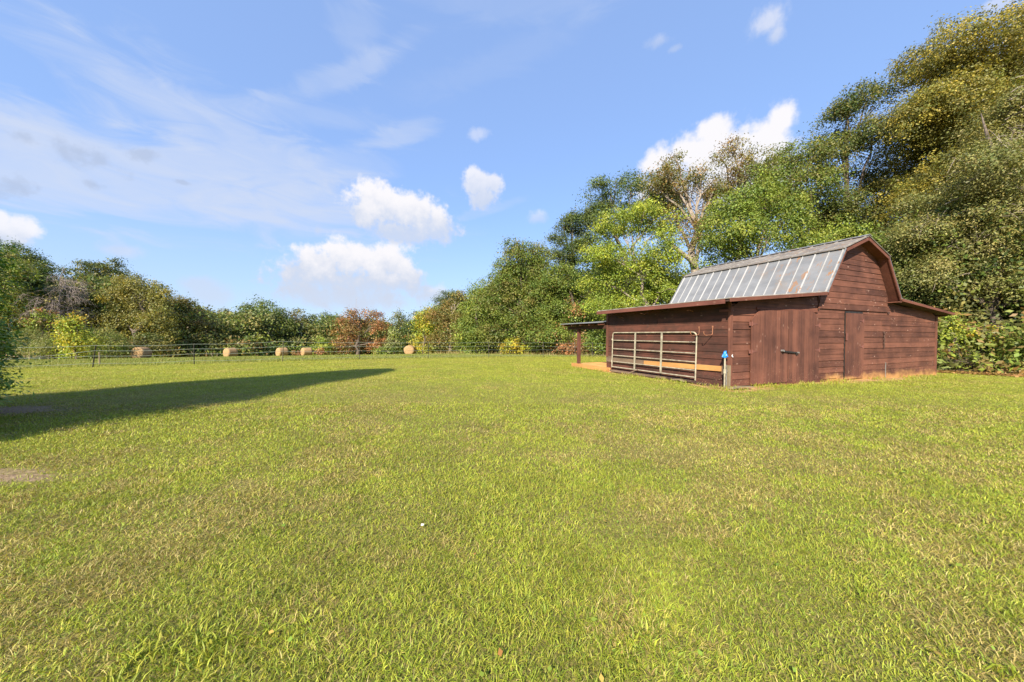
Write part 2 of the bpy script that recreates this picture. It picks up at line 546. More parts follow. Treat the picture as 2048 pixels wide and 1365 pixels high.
def ground_material():
    m, n, bs, out = mat('lawn_soil')
    tc = n.new('ShaderNodeTexCoord').outputs['Object']
    a = n.noise(tc, .55, 5, .6)
    b = n.noise(tc, 4.5, 5, .65)
    d = n.noise(tc, 60, 4, .7)
    c = n.mix(n.ss(a, .3, .7), (.19, .22, .030), (.27, .27, .042))
    c = n.mix(n.math('MULTIPLY', n.ss(b, .5, .75), .5), c, (.20, .155, .055))
    c = n.mix(n.math('MULTIPLY', n.ss(d, .46, .7), .65), c, (.055, .055, .014))
    # near the camera the blades cover the soil: bare brown thatch below them
    sp = n.new('ShaderNodeSeparateXYZ'); n.put(sp.inputs[0], tc)
    soil = n.mix(n.ss(d, .35, .65), (.10, .095, .026), (.27, .23, .075))
    c = n.mix(n.ss(sp.outputs[1], 12, 5), c, soil)
    bare = attr(n, 'tint').outputs['Color']
    sb = n.new('ShaderNodeSeparateColor'); n.put(sb.inputs[0], bare)
    clay = n.mix(n.ss(n.noise(tc, 9, 5, .65), .35, .65), (.34, .19, .075), (.56, .36, .17))
    c = n.mix(n.ss(n.math('ADD', sb.outputs[0], n.math('MULTIPLY', n.math('SUBTRACT', n.noise(tc, 3.2, 4), .5), .9)), .35, .65), c, clay)
    grav = n.mix(n.ss(n.noise(tc, 28, 5, .7), .35, .65), (.18, .125, .075), (.36, .26, .165))
    c = n.mix(n.ss(n.math('ADD', sb.outputs[1], n.math('MULTIPLY', n.math('SUBTRACT', n.noise(tc, 2.2, 4), .5), .9)), .35, .7), c, grav)
    lit = n.mix(n.ss(n.noise(tc, 6, 5, .7), .35, .65), (.05, .032, .018), (.17, .10, .05))
    c = n.mix(n.ss(n.math('ADD', sb.outputs[2], n.math('MULTIPLY', n.math('SUBTRACT', n.noise(tc, .8, 4), .5), .7)), .4, .65), c, lit)
    n.put(bs.inputs['Base Color'], c)
    bs.inputs['Roughness'].default_value = .95
    bs.inputs['Specular IOR Level'].default_value = .1
    bump(n, bs, d, .6, .03)
    return m
M_ground = ground_material()

# wood edge: trees stand on the far side of this line
EDGE = [(26, 8), (21, 14.2), (19.4, 16.0), (16, 21.5), (11.5, 27), (8.3, 31), (2, 37), (-4, 41.5), (-10, 47), (-14, 55), (-24, 63), (-36, 60), (-38, 50), (-46, 45), (-60, 40), (-90, 34)]
def wood_side(x, y):
    """signed distance-like value: positive inside the woods"""
    x = np.asarray(x, float); y = np.asarray(y, float)
    best = np.full(x.shape, 1e9); sign = np.ones(x.shape)
    for (x0, y0), (x1, y1) in zip(EDGE[:-1], EDGE[1:]):
        dx, dy = x1 - x0, y1 - y0
        L2 = dx * dx + dy * dy
        t = np.clip(((x - x0) * dx + (y - y0) * dy) / L2, 0, 1)
        d = np.hypot(x - x0 - t * dx, y - y0 - t * dy)
        s = np.sign((x - x0) * dy - (y - y0) * dx)   # right of the direction of travel = woods
        m = d < best
        best = np.where(m, d, best); sign = np.where(m, s, sign)
    return best * sign

def bare_clay(x, y):
    u, v = barn_uv(x, y)
    d_front = np.where((u > -.6) & (u < 12.2) & (v < .1), np.maximum(0, -v), 9)
    d_left = np.where((v > -.6) & (v < 4.9) & (u < .1), np.maximum(0, -u), 9)
    d = np.minimum(d_front, d_left)
    d = np.where((u > 0) & (u < 12) & (v > 0) & (v < 5), 0, d)
    wide = np.where((u > 3.2) & (u < 8.5), .62, np.where((u < 1.2) & (v < .8), .66, np.where(u < 0, .38, .24)))
    return np.clip(1.25 - d / wide, 0, 1)
def bare_gravel(x, y):
    a = np.clip(1.35 - np.hypot((x + 4.95) / .92, (y - 3.12) / .22), 0, 1)
    b = np.clip(1.25 - np.hypot((x + 9.0) / 1.6, (y - 6.0) / .5), 0, 1)
    return np.maximum(a, b)

# ---------------------------------------------------------------- ground sheet
def axis_samples(lo, hi, fine_lo, fine_hi, fine, grow=1.16):
    a = list(np.arange(fine_lo, fine_hi + 1e-6, fine))
    s = fine
    while a[-1] < hi:
        s *= grow; a.append(min(hi, a[-1] + s))
    s = fine; p = [a[0]]
    while p[-1] > lo:
        s *= grow; p.append(max(lo, p[-1] - s))
    return np.array(p[:0:-1] + a)
gx = axis_samples(-900, 900, -14, 20, .16)
gy = axis_samples(-200, 1400, 0, 18, .16)
GX, GY = np.meshgrid(gx, gy)
gv = np.stack([GX.ravel(), GY.ravel(), gz(GX.ravel(), GY.ravel())], 1)
nx, ny = len(gx), len(gy)
ii = (np.arange(ny - 1)[:, None] * nx + np.arange(nx - 1)[None, :]).ravel()
gf = np.stack([ii, ii + 1, ii + nx + 1, ii + nx], 1)
fc = gv[gf].mean(1)
bc = np.stack([bare_clay(fc[:, 0], fc[:, 1]), bare_gravel(fc[:, 0], fc[:, 1]), np.clip(wood_side(fc[:, 0], fc[:, 1]) / 2 + .7, 0, 1)], 1)
gr = fast_mesh('ground', gv, gf, np.full(len(gf), 4), M_ground, cols=bc, smooth=True)
tag(gr, 'mown lawn and field sloping gently away to the woods', None, None, 'structure')
# ---------------------------------------------------------------- barn
barn = empty('barn', (BX, BY, 0.0), BTH)
tag(barn, 'weathered red wooden barn with grey metal gambrel roof at the edge of the lawn', 'barn')
rng = random.Random(4)
BW, BL = 11.80, 4.84            # front width, length of the side room
UE, ZE = 3.68, 2.585            # lower edge of the steep roof
UK, ZK = 4.57, 3.91             # knee
ZP = 4.41                       # ridge
ZL, SO, RO = 2.20, 0.46, 0.31   # eave height, side overhang, front overhang
LM = 5.36                       # length of the tall part

def siding(mb, axis, at_, outward, z0, z1, lo, hi, pitch=.18, tilt=.021, jitter=.004, base=.0, shift=0.0):
    """lapped boards. axis 'x': wall along x at y=at_; 'y': wall along y at x=at_. lo/hi are functions of z"""
    z = z0
    while z < z1 - 1e-3:
        h = pitch * rng.uniform(.93, 1.07)
        zb = min(z + h, z1)
        a0, b0, a1, b1 = lo(z), hi(z), lo(zb), hi(zb)
        if b0 - a0 < .03: break
        # random butt joints
        cuts = [0.0]
        L = b0 - a0
        p = rng.uniform(1.0, 7.0)
        while p < L - .5:
            cuts.append(p / L); p += rng.uniform(3.6, 6.5)
        cuts.append(1.0)
        for c0, c1 in zip(cuts[:-1], cuts[1:]):
            mb.tone = rng.random()
            g = .0025 / max(L, .1)
            s0 = c0 + (g if c0 else 0); s1 = c1 - (g if c1 < 1 else 0)
            dz = rng.uniform(-jitter, jitter); dz2 = rng.uniform(-jitter, jitter)
            t = tilt * rng.uniform(.75, 1.35)
            def P(s, top, out, z_):
                A = (a1 + (b1 - a1) * s) if top else (a0 + (b0 - a0) * s)
                q = at_ + outward * out
                return (A, q, z_) if axis == 'x' else (q, A, z_)
            zl0 = z + dz; zl1 = z + dz2
            bk = base + .004
            mb.hexa([P(s0, 0, bk, zl0), P(s1, 0, bk, zl1), P(s1, 0, base + t, zl1), P(s0, 0, base + t, zl0),
                     P(s0, 1, bk, zb + .012), P(s1, 1, bk, zb + .012), P(s1, 1, base + .007, zb + .012), P(s0, 1, base + .007, zb + .012)])
        z = zb

def front_under(u):             # underside of the low side roofs over the front wall
    uu = min(u, BW - u)
    return ZL - .07 + (min(uu, UE) + SO) * (ZE - ZL) / (UE + SO)
front_drop = lambda u: -.019 * u                   # the sill follows the falling ground
# lower front wall
mb = MB()
def topz(z):
    return 0
zlev = -.26
def lo_lim(z):
    if z <= front_under(0.0): return 0.0
    k = (z - (ZL - .07)) * (UE + SO) / (ZE - ZL) - SO
    return min(max(k, 0), UE)
siding(mb, 'x', 0, -1, .02, 2.34, lambda z: lo_lim(z), lambda z: BW - lo_lim(z))
mb.tone = .3
mb.box(4.9, 11.8, -.026, -.004, -.19, .03)          # sill boards stepping down with the ground
mb.box(0.04, BW - .04, .006, .06, -.3, 2.12)
mb.prism([(0.04, 2.12), (BW - .04, 2.12), (BW - UE, 2.47), (UE, 2.47)], 'y', .006, .06)
mb.build('wall', M_red_x, barn)
# gable wall, standing a little proud of the wall below
mb = MB()
def g_lo(z):
    u0 = 3.80
    if z < ZE: return u0 + (z - 2.13) * .30
    if z < ZK - .06: return UE + .03 + (z - ZE) * (UK - UE) / (ZK - ZE) + .05
    return UK + .02 + (z - ZK + .06) * (BW / 2 - UK) / (ZP - ZK)
siding(mb, 'x', -.028, -1, 2.13, ZP - .07, g_lo, lambda z: BW - g_lo(z) - .10, base=.0)
mb.tone = .3
mb.prism([(3.85, 2.14), (BW - 3.85, 2.14), (BW - UE - .15, ZE), (BW - UK - .1, ZK - .14), (BW / 2, ZP - .14), (UK + .1, ZK - .14), (UE + .15, ZE)], 'y', -.024, .05)
mb.build('gable_wall', M_red_x, barn)
# side wall facing the lawn
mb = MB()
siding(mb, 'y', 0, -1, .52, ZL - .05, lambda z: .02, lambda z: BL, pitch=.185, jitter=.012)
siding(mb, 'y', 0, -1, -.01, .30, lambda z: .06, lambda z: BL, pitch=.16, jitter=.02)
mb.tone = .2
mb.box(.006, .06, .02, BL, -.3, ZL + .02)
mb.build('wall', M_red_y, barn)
mb = MB()
mb.tone = .6
mb.hexa([(-.034, .2, .385), (-.006, .2, .385), (-.006, .2, .522), (-.034, .2, .522), (-.034, 2.9, .33), (-.006, 2.9, .33), (-.006, 2.9, .475), (-.034, 2.9, .475)])
o = mb.build('replacement_board', M_new, barn); o['label'] = 'fresh tan board let into the dark side wall'
mb = MB()
mb.hexa([(-.030, 2.92, .32), (-.006, 2.92, .32), (-.006, 2.92, .475), (-.030, 2.92, .475), (-.030, BL, .31), (-.006, BL, .31), (-.006, BL, .47), (-.030, BL, .47)])
mb.box(-.028, -.004, .02, .19, .3, .52)
mb.tone = .1
mb.box(-.024, -.004, .2, BL, .475, .53)
mb.build('weathered_board', M_old, barn)
# far side and back
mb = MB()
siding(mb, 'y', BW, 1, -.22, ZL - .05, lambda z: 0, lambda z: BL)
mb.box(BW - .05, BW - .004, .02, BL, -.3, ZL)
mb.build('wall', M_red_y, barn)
mb = MB()
siding(mb, 'x', BL, 1, -.02, 2.2, lambda z: 0, lambda z: BW)
mb.box(0.02, BW - .02, BL - .05, BL - .004, -.3, 2.2)
mb.build('wall', M_red_x, barn)
mb = MB()
siding(mb, 'x', LM - .06, 1, 2.2, ZP - .1, g_lo, lambda z: BW - g_lo(z))
mb.build('gable_wall', M_red_x, barn)
# corner boards
for (x0, x1, y0, y1, z0, z1) in ((-.036, .0, -.036, .03, 0, 2.16), (.0, .05, -.040, -.005, 0.0, 2.05), (BW - .09, BW + .005, -.040, -.005, -.2, 2.08), (BW, BW + .036, -.04, .09, -.2, 2.1), (-.034, 0, BL - .1, BL + .02, .5, 2.1)):
    m = MB(); m.tone = rng.random(); m.box(x0, x1, y0, y1, z0, z1); m.build('corner_board', M_red_z, barn)
m = MB(); m.tone = .9; m.box(-.052, .02, -.054, .26, 1.925, 1.985); m.build('corner_block', M_trim_y, barn)

# roof: steep and shallow panels with standing ribs
def panel(mb, p0, p1, y0, y1, th, ribs, lift=.034, shallow=False):
    """sheet between profile points p0 (low) and p1 (high) in (x,z), along y"""
    (x0, z0), (x1, z1) = p0, p1
    d = Vector((x1 - x0, 0, z1 - z0)); L = d.length; d.normalize()
    nrm = Vector((-d.z, 0, d.x))
    if nrm.z < 0: nrm = -nrm
    a = Vector((x0, 0, z0)); b = Vector((x1, 0, z1))
    def slab(q0, q1, ya, yb, n0, n1):
        mb.hexa([q0 + nrm * n0 + Vector((0, ya, 0)), q1 + nrm * n0 + Vector((0, ya, 0)), q1 + nrm * n0 + Vector((0, yb, 0)), q0 + nrm * n0 + Vector((0, yb, 0)),
                 q0 + nrm * n1 + Vector((0, ya, 0)), q1 + nrm * n1 + Vector((0, ya, 0)), q1 + nrm * n1 + Vector((0, yb, 0)), q0 + nrm * n1 + Vector((0, yb, 0))])
    slab(a, b, y0, y1, -th, 0)
    sheet_tone = mb.tone
    mb.tone = 1.0 if ribs > .31 and not shallow else sheet_tone  # ribs of the steep panels get the painted glint tone
    y = y0 + .02
    k = 0
    while y < y1 - .03:
        w = .046 if k % 2 == 0 else .028
        h = lift if k % 2 == 0 else lift * .75
        q0, q1 = a + d * .004, b - d * .004
        e0, e1 = Vector((0, y, 0)), Vector((0, y + w, 0))
        i0, i1 = Vector((0, y + w * .45, 0)), Vector((0, y + w * .55, 0))
        mb.hexa([q0 + nrm * .0005 + e0, q1 + nrm * .0005 + e0, q1 + nrm * .0005 + e1, q0 + nrm * .0005 + e1, q0 + nrm * h + i0, q1 + nrm * h + i0, q1 + nrm * h + i1, q0 + nrm * h + i1])
        y += ribs; k += 1
    mb.tone = sheet_tone
RIB = .345
mb = MB()
y0, y1 = -RO, LM
mir = lambda p: (BW - p[0], p[1])
lowL, knee, top = (UE - .03, ZE - .02), (UK, ZK), (BW / 2, ZP)
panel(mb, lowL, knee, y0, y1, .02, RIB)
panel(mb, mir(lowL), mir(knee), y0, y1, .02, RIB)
k2 = (UK - .07, ZK + .012)
mb.tone = .0
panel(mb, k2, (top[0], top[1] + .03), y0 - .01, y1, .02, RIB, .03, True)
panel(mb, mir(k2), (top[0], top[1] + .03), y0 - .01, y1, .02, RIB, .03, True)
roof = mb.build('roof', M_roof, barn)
m = MB()
m.hexa([(top[0] - .14, y0 - .015, top[1] + .012), (top[0], y0 - .015, top[1] + .055), (top[0], y1, top[1] + .055), (top[0] - .14, y1, top[1] + .012),
        (top[0] - .14, y0 - .015, top[1] + .022), (top[0], y0 - .015, top[1] + .075), (top[0], y1, top[1] + .075), (top[0] - .14, y1, top[1] + .022)])
m.hexa([(top[0] + .14, y0 - .015, top[1] + .012), (top[0], y0 - .015, top[1] + .055), (top[0], y1, top[1] + .055), (top[0] + .14, y1, top[1] + .012),
        (top[0] + .14, y0 - .015, top[1] + .022), (top[0], y0 - .015, top[1] + .075), (top[0], y1, top[1] + .075), (top[0] + .14, y1, top[1] + .022)])
m.build('ridge_cap', M_roof, roof)
m = MB()
m.bar((lowL[0] - .01, y0 - .012, lowL[1]), (knee[0] - .01, y0 - .012, knee[1]), .02, .045)
m.build('edge_trim', M_steel, roof)
# timber deck under the sheets: gives the roof its thickness and closes the eaves
m = MB(); m.tone = .25
def deck(p0, p1, n0=.022, n1=.09, ya=y0 + .03, yb=y1 - .02):
    d = Vector((p1[0] - p0[0], 0, p1[1] - p0[1])).normalized(); nr = Vector((-d.z, 0, d.x))
    if nr.z < 0: nr = -nr
    A = Vector((p0[0], 0, p0[1])); B = Vector((p1[0], 0, p1[1]))
    m.hexa([A - nr * n1 + Vector((0, ya, 0)), B - nr * n1 + Vector((0, ya, 0)), B - nr * n1 + Vector((0, yb, 0)), A - nr * n1 + Vector((0, yb, 0)),
            A - nr * n0 + Vector((0, ya, 0)), B - nr * n0 + Vector((0, ya, 0)), B - nr * n0 + Vector((0, yb, 0)), A - nr * n0 + Vector((0, yb, 0))])
deck((UE - .02, ZE - .02), (UK, ZK)); deck((BW - UE + .02, ZE - .02), (BW - UK, ZK)); deck((UK, ZK), (BW / 2, ZP)); deck((BW - UK, ZK), (BW / 2, ZP))
m.build('soffit', M_trim, barn)
# low side roofs
for side in (0, 1):
    f = (lambda x: x) if side == 0 else (lambda x: BW - x)
    m = MB()
    a, b = (f(-SO), ZL + .02), (f(UE + .06), ZE + .01)
    panel(m, a, b, -RO - .005, BL + .04, .012, .30, .014)
    r = m.build('lean_to_roof', M_roof_old, barn)
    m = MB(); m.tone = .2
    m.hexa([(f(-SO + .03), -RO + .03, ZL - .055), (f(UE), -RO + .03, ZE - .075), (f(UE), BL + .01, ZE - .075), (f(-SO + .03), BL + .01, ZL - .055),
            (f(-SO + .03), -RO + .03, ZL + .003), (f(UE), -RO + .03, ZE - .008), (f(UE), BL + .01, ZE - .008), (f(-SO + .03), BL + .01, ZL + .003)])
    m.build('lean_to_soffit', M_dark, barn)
    # eave board along the side, rake board on the front
    m = MB(); m.tone = .7
    x0 = f(-SO)
    m.box(min(x0, f(-SO + .028)), max(x0, f(-SO + .028)), -.17, BL + .05, ZL - .105, ZL + .002)
    m.build('eave_board', M_trim_y, barn)
    m = MB(); m.tone = .75
    A = (f(-SO - .005 if side == 0 else -SO - .05), ZL + (.012)); B = (f(UE - .03), ZE - .012)
    m.hexa([(A[0], -RO - .022, A[1] - .085), (B[0], -RO - .022, B[1] - .085), (B[0], -RO + .006, B[1] - .085), (A[0], -RO + .006, A[1] - .085),
            (A[0], -RO - .022, A[1]), (B[0], -RO - .022, B[1]), (B[0], -RO + .006, B[1]), (A[0], -RO + .006, A[1])])
    m.build('rake_board', M_trim, barn)
for p, q in (((UE - .02, ZE - .02), (UK, ZK)), ((UK, ZK), (BW / 2, ZP)), ((BW - UE + .02, ZE - .02), (BW - UK, ZK)), ((BW - UK, ZK), (BW / 2, ZP))):
    m = MB(); m.tone = .75
    d = Vector((q[0] - p[0], 0, q[1] - p[1])).normalized(); nr = Vector((-d.z, 0, d.x))
    if nr.z < 0: nr = -nr
    A = Vector((p[0], 0, p[1])) - nr * .022; B = Vector((q[0], 0, q[1])) - nr * .022
    if q[0] == BW / 2 and p[0] > q[0]: B -= Vector((-.0, 0, 0))
    yA, yB = -RO + .0, -RO + .028
    A2 = A - nr * .085; B2 = B - nr * .085
    m.hexa([A2 + Vector((0, yA, 0)), B2 + Vector((0, yA, 0)), B2 + Vector((0, yB, 0)), A2 + Vector((0, yB, 0)), A + Vector((0, yA, 0)), B + Vector((0, yA, 0)), B + Vector((0, yB, 0)), A + Vector((0, yB, 0))])
    m.build('rake_board', M_trim, barn)
m = MB(); m.tone = .8
m.box(BW - UE - .20, BW - UE + .01, -RO + .005, .0, ZE - .135, ZE - .10)
m.build('soffit_return', M_trim, barn)
m = MB()
m.box(3.80, 3.84, -.058, -.03, 2.085, 2.125)
m.build('gable_foot', M_dark, barn)
m = MB()
m.box(BW - 3.86, BW - 3.78, -.058, -.03, 2.085, 2.155)
m.build('gable_foot', M_dark, barn)

# double door of upright boards, left leaf with a cut corner
def plank_door(name, outline_lo, outline_hi, u0, u1, n, parent, y=-.045, th=.026):
    mb = MB()
    w = (u1 - u0) / n
    for k in range(n):
        mb.tone = rng.random()
        a = u0 + k * w + (.003 if k else 0); b = u0 + (k + 1) * w - .003
        dy = rng.uniform(-.003, .003)
        zl0, zl1, zt0, zt1 = outline_lo(a), outline_lo(b), outline_hi(a), outline_hi(b)
        mb.hexa([(a, y - th + dy, zl0), (b, y - th + dy, zl1), (b, y + dy, zl1), (a, y + dy, zl0), (a, y - th + dy, zt0), (b, y - th + dy, zt1), (b, y + dy, zt1), (a, y + dy, zt0)])
    return mb.build(name, M_red_z, parent)
def strap(door, u, z, w, dirn, y=-.078):
    m = MB()
    m.tone = .6
    m.hexa([(u, y, z - .035), (u + dirn * w, y, z - .006), (u + dirn * w, y + .008, z - .006), (u, y + .008, z - .035), (u, y, z + .035), (u + dirn * w, y, z + .006), (u + dirn * w, y + .008, z + .006), (u, y + .008, z + .035)])
    m.tube([(u, y, z - .06), (u, y, z + .06)], .012, 6)
    m.box(min(u, u - dirn * .09), max(u, u - dirn * .09), y + .014, y + .024, z - .05, z + .05)
    return m.build('hinge', M_red_iron, door)
M_red_iron = wood_material('painted_iron', (.10, .04, .03), (.24, .10, .075), 'x', clay=(-9, -8), scuff=.2)
d1 = plank_door('double_door', lambda u: .03, lambda u: min(2.0, 1.735 + (u - .74) * .81), .74, 2.290, 9, barn)
d2 = plank_door('double_door', lambda u: .015, lambda u: min(2.03, 1.735 + (3.80 - u) * 1.2), 2.338, 3.80, 8, barn)
m = MB(); m.box(2.27, 2.36, -.046, -.0445, .03, 1.95); m.build('door_gap_shade', M_black, barn)  # thin black strip painted in for the shade between the two leaves
for z in (1.62, .90): strap(d1, .745, z, .24, 1)
for z in (1.62, .90): strap(d2, 3.795, z, .22, -1)
m = MB()
m.bar((2.0, -.095, .895), (2.70, -.095, .835), .025, .042); m.box(2.64, 2.68, -.11, -.07, .78, .85)
m.build('door_bar', M_black, d1)
m = MB(); m.tube([(1.985, -.15, .905), (1.985, -.08, .905)], .030, 8); m.build('bolt', M_steel, d1)
m = MB(); m.tube([(2.69, -.14, .84), (2.69, -.08, .84)], .024, 8); m.build('bolt', M_steel, d1)
m = MB(); m.tone = .5; m.box(1.9, 4.15, -.10, -.01, -.06, .012); m.build('door_sill', M_trim, barn)
# door lintel board
m = MB(); m.tone = .6; m.box(.98, 3.78, -.05, -.02, 2.005, 2.06); m.build('lintel', M_trim, barn)
# single door
d3 = plank_door('door', lambda u: -.03, lambda u: 2.035, 5.30, 6.27, 5, barn, y=-.04)
m = MB(); m.box(5.27, 6.30, -.0405, -.02, 2.036, 2.09); m.box(5.262, 5.298, -.036, -.02, -.05, 2.04); m.build('door_gap_shade', M_black, barn)  # black strips in place of the shade above and beside the door
for z in (1.80, .98): strap(d3, 6.262, z, .20, -1, y=-.073)
m = MB(); m.box(5.27, 5.33, -.09, -.06, 1.18, 1.42); m.build('handle', M_red_iron, d3)
m = MB(); m.tone = .6; m.box(6.29, 6.40, -.046, -.01, -.05, 2.0); m.build('door_casing', M_red_z, barn)

# iron hooks on the side wall
def hook(v, zt, zb, reach, tip):
    m = MB()
    m.tube([(-.02, v, zt), (-.026, v, zb + .05), (-.05, v, zb), (-.05 - reach * .8, v, zb - .015), (-.05 - reach, v, zb + .03), (-.06 - reach, v, zb + tip)], .010, 7)
    m.box(-.03, -.022, v - .02, v + .02, zt - .06, zt)
    m.build('wall_hook', M_rust, barn)
hook(.86, 1.56, 1.33, .30, .09)
hook(.46, 1.57, 1.33, .30, .09)
for v, z, l, dz in ((3.92, 1.925, .22, .03), (2.70, 2.06, .36, -.07), (1.06, 1.99, .26, .03)):
    m = MB(); m.tube([(-.02, v, z), (-.02 - l * .6, v - .01, z + dz), (-.02 - l, v - .02, z + dz * .6)], .011, 7); m.build('wall_hook', M_rust, barn)
m = MB(); m.box(7.885, 7.905, -.036, -.02, -.1, .42); m.build('conduit', M_steel, barn)

# rear porch
m = MB()
panel(m, (-.42, 1.80), (2.6, 2.02), BL + .0, 7.62, .02, .3, .014)
m.build('porch_roof', M_roof, barn)
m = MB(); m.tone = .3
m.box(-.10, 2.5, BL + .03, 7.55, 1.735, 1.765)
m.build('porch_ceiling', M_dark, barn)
for v in (4.92, 5.52, 6.14, 6.78, 7.4):
    m = MB(); m.tone = .9; m.bar((-.36, v, 1.735), (1.6, v, 1.87), .05, .075); m.build('rafter', M_trim, barn)
m = MB(); m.tone = .1; m.box(-.07, .03, BL + .0, 7.5, 1.56, 1.70); m.build('porch_beam', M_red_y, barn)
m = MB(); m.tone = .4; m.box(-.07, .05, 6.66, 6.78, .085, 1.56); m.build('porch_post', M_red_z, barn)
m = MB(); m.tone = .4; m.box(2.3, 2.42, 6.66, 6.78, .085, 1.9); m.build('porch_post', M_red_z, barn)
m = MB(); m.box(-.16, 2.6, 4.60, 6.98, -.25, .085); m.build('porch_floor', M_clayfloor, barn)
m = MB(); m.tone = .5; m.box(-.20, -.162, 4.55, 7.0, -.06, .10); m.build('floor_edge_board', M_new, barn)

# ---------------------------------------------------------------- things round the barn
def on_barn(u, v, z=0.0):
    return (BX + u * BC - v * BS, BY + u * BS + v * BC, z)

gate = empty('farm_gate', on_barn(-.10, .90, 0), BTH)
tag(gate, 'galvanised tubular farm gate leaning along the dark side wall of the barn', 'gate')
G0, G1, GB, GT = 0.0, 3.52, .145, 1.405
arc = [(0, G0 + .13 - .13 * math.cos(a), GT - .13 + .13 * math.sin(a)) for a in np.linspace(0, math.pi / 2, 6)]
arc2 = [(0, G1 - .09 + .09 * math.sin(a), GT - .09 + .09 * math.cos(a)) for a in np.linspace(0, math.pi / 2, 5)]
lean = lambda p: (p[0] + (p[2] - GB) * .028, p[1], p[2])
m = MB(); m.tube([lean(p) for p in [(0, G0, GB - .075)] + arc + arc2 + [(0, G1, GB - .02)]], .021, 10); m.build('frame', M_galv, gate)
for k, z in enumerate((GB + .005, .345, .575, .815, 1.125)):
    m = MB(); m.tube([lean((0, G0 + .02, z)), lean((0, G1 - .02, z + .0))], .020 if k == 0 else .017, 8); m.build('rail', M_galv, gate)
for y in (1.20, 2.33):
    m = MB()
    a, b = lean((0, y, GB + .0)), lean((0, y, GT))
    m.hexa([(a[0] - .034, y - .035, a[2]), (a[0] - .024, y - .035, a[2]), (a[0] - .024, y + .035, a[2]), (a[0] - .034, y + .035, a[2]), (b[0] - .034, y - .035, b[2]), (b[0] - .024, y - .035, b[2]), (b[0] - .024, y + .035, b[2]), (b[0] - .034, y + .035, b[2])])
    m.build('stay', M_galv, gate)
m = MB(); m.tube([lean((0, G1 + .02, 1.13)), lean((0, G1 + .02, 1.19))], .03, 8); m.build('hinge', M_galv, gate)
m = MB(); m.tube([lean((0, G1 + .015, .33)), lean((0, G1 + .015, .38))], .03, 8); m.build('hinge', M_galv, gate)

p = at(1449, 776, 8.66)
hyd = empty('yard_hydrant', (float(p[0]), 8.66, 0), .2)
hyd.scale = (.8, .8, 1)
tag(hyd, 'blue headed yard hydrant on a thin galvanised pipe at the barn corner', 'hydrant')
m = MB(); m.tube([(0, 0, -.05), (0, 0, .80)], .026, 10); m.tube([(0, 0, .36), (0, 0, .47)], .043, 10); m.build('pipe', M_galv, hyd)
m = MB(); m.tube([(0, 0, .755), (0, 0, .80), (0, 0, .86), (0, 0, .905), (0, 0, .925)], [.046, .058, .054, .038, .020], 14)
m.tube([(-.02, 0, .83), (-.075, 0, .815), (-.092, 0, .77)], [.03, .026, .024], 10)
m.build('hydrant_head', M_blue, hyd)
m = MB(); m.bar((.03, 0, .90), (.105, 0, .775), .016, .026); m.bar((-.03, 0, .915), (.045, 0, .92), .03, .022); m.build('lever', M_blue, hyd)
m = MB(); m.box(-.012, .012, -.056, -.046, .81, .84); m.build('badge', M_white, hyd)
m = MB(); m.tube([(.085, .02, 0), (.085, .02, .50), (.05, .01, .58)], .012, 8); m.bar((-.03, .0, .415), (.11, .02, .415), .03, .045); m.build('bracket', M_steel, hyd)
p = at(1456, 775, 8.72)
st = MB(); st.box(-.032, .032, -.035, .035, -.05, .56)
st = st.build('wooden_stake', M_post); st.location = (5.47, 8.70, 0); st.rotation_euler = (0, .01, .35)
tag(st, 'short grey wooden stake standing between the hydrant and the barn corner', 'stake')
tap = MB(); tap.tube([(0, 0, 0), (.01, -.03, -.01), (.012, -.055, -.045)], .013, 8); tap.bar((-.02, -.03, .02), (.03, -.03, .045), .014, .02); tap.box(-.004, .012, -.038, -.022, 0, .035)
tap = tap.build('wall_tap', M_white); tap.scale = (.7, .7, .7); tap.location = on_barn(.0, -.045, .80); tap.rotation_euler = (0, 0, BTH)
tag(tap, 'small white handled tap fixed to the barn corner board above the stake', 'tap')
M_chain = simple('dark_rusty_chain', (.10, .055, .04), .8, .1, .4, 12)
# chain of oval links hanging on the front wall
ch = MB()
z = 1.46
for k in range(9):
    pts = []
    for a in np.linspace(0, 2 * math.pi, 9):
        w, h = .026 * math.sin(a), .042 * math.cos(a)
        pts.append((w, 0, z - .04 + h) if k % 2 == 0 else (.4 * w, w * .8, z - .04 + h))
    ch.tube([(q[0] + .012 * math.sin(k * 1.7), q[1], q[2]) for q in pts], .0085, 5, caps=False)
    z -= .058
ch.tube([(0, .05, 1.46), (0, -.01, 1.465)], .012, 6)
ch = ch.build('hanging_chain', M_chain); ch.location = on_barn(7.68, -.06, 0); ch.rotation_euler = (0, 0, BTH)
tag(ch, 'short rusty chain hanging on the red front wall right of the narrow door', 'chain')
# boards and sticks lying along the wall
def stick(name, label, cat, a, b, w, h, material, group=None, sag=0.0):
    m = MB()
    a = Vector(a); b = Vector(b); mid = (a + b) / 2 + Vector((0, 0, sag))
    m.bar((a - a), (mid - a), w, h); m.bar((mid - a), (b - a), w, h * .97)
    o = m.build(name, material); o.location = a
    return tag(o, label, cat, group)
stick('wood_plank', 'pale bleached plank lying on the bare clay in front of the hydrant', 'plank', on_barn(-.42, -.28, .035), on_barn(.30, -.36, .05), .13, .025, M_post, sag=.02)
stick('broken_stick', 'broken grey stick propped against the far end of the gate', 'stick', on_barn(-.42, 3.25, .03), on_barn(-.14, 3.05, .17), .05, .022, M_old)
stick('rotten_board', 'long rotten brown board lying under the gate', 'board', on_barn(-.17, 1.0, .03), on_barn(-.19, 4.35, .02), .16, .05, M_old)
stick('split_board', 'dark split board on the clay at the near end of the gate', 'board', on_barn(-.24, .30, .02), on_barn(-.22, 1.75, .05), .09, .04, M_dark, sag=.01)
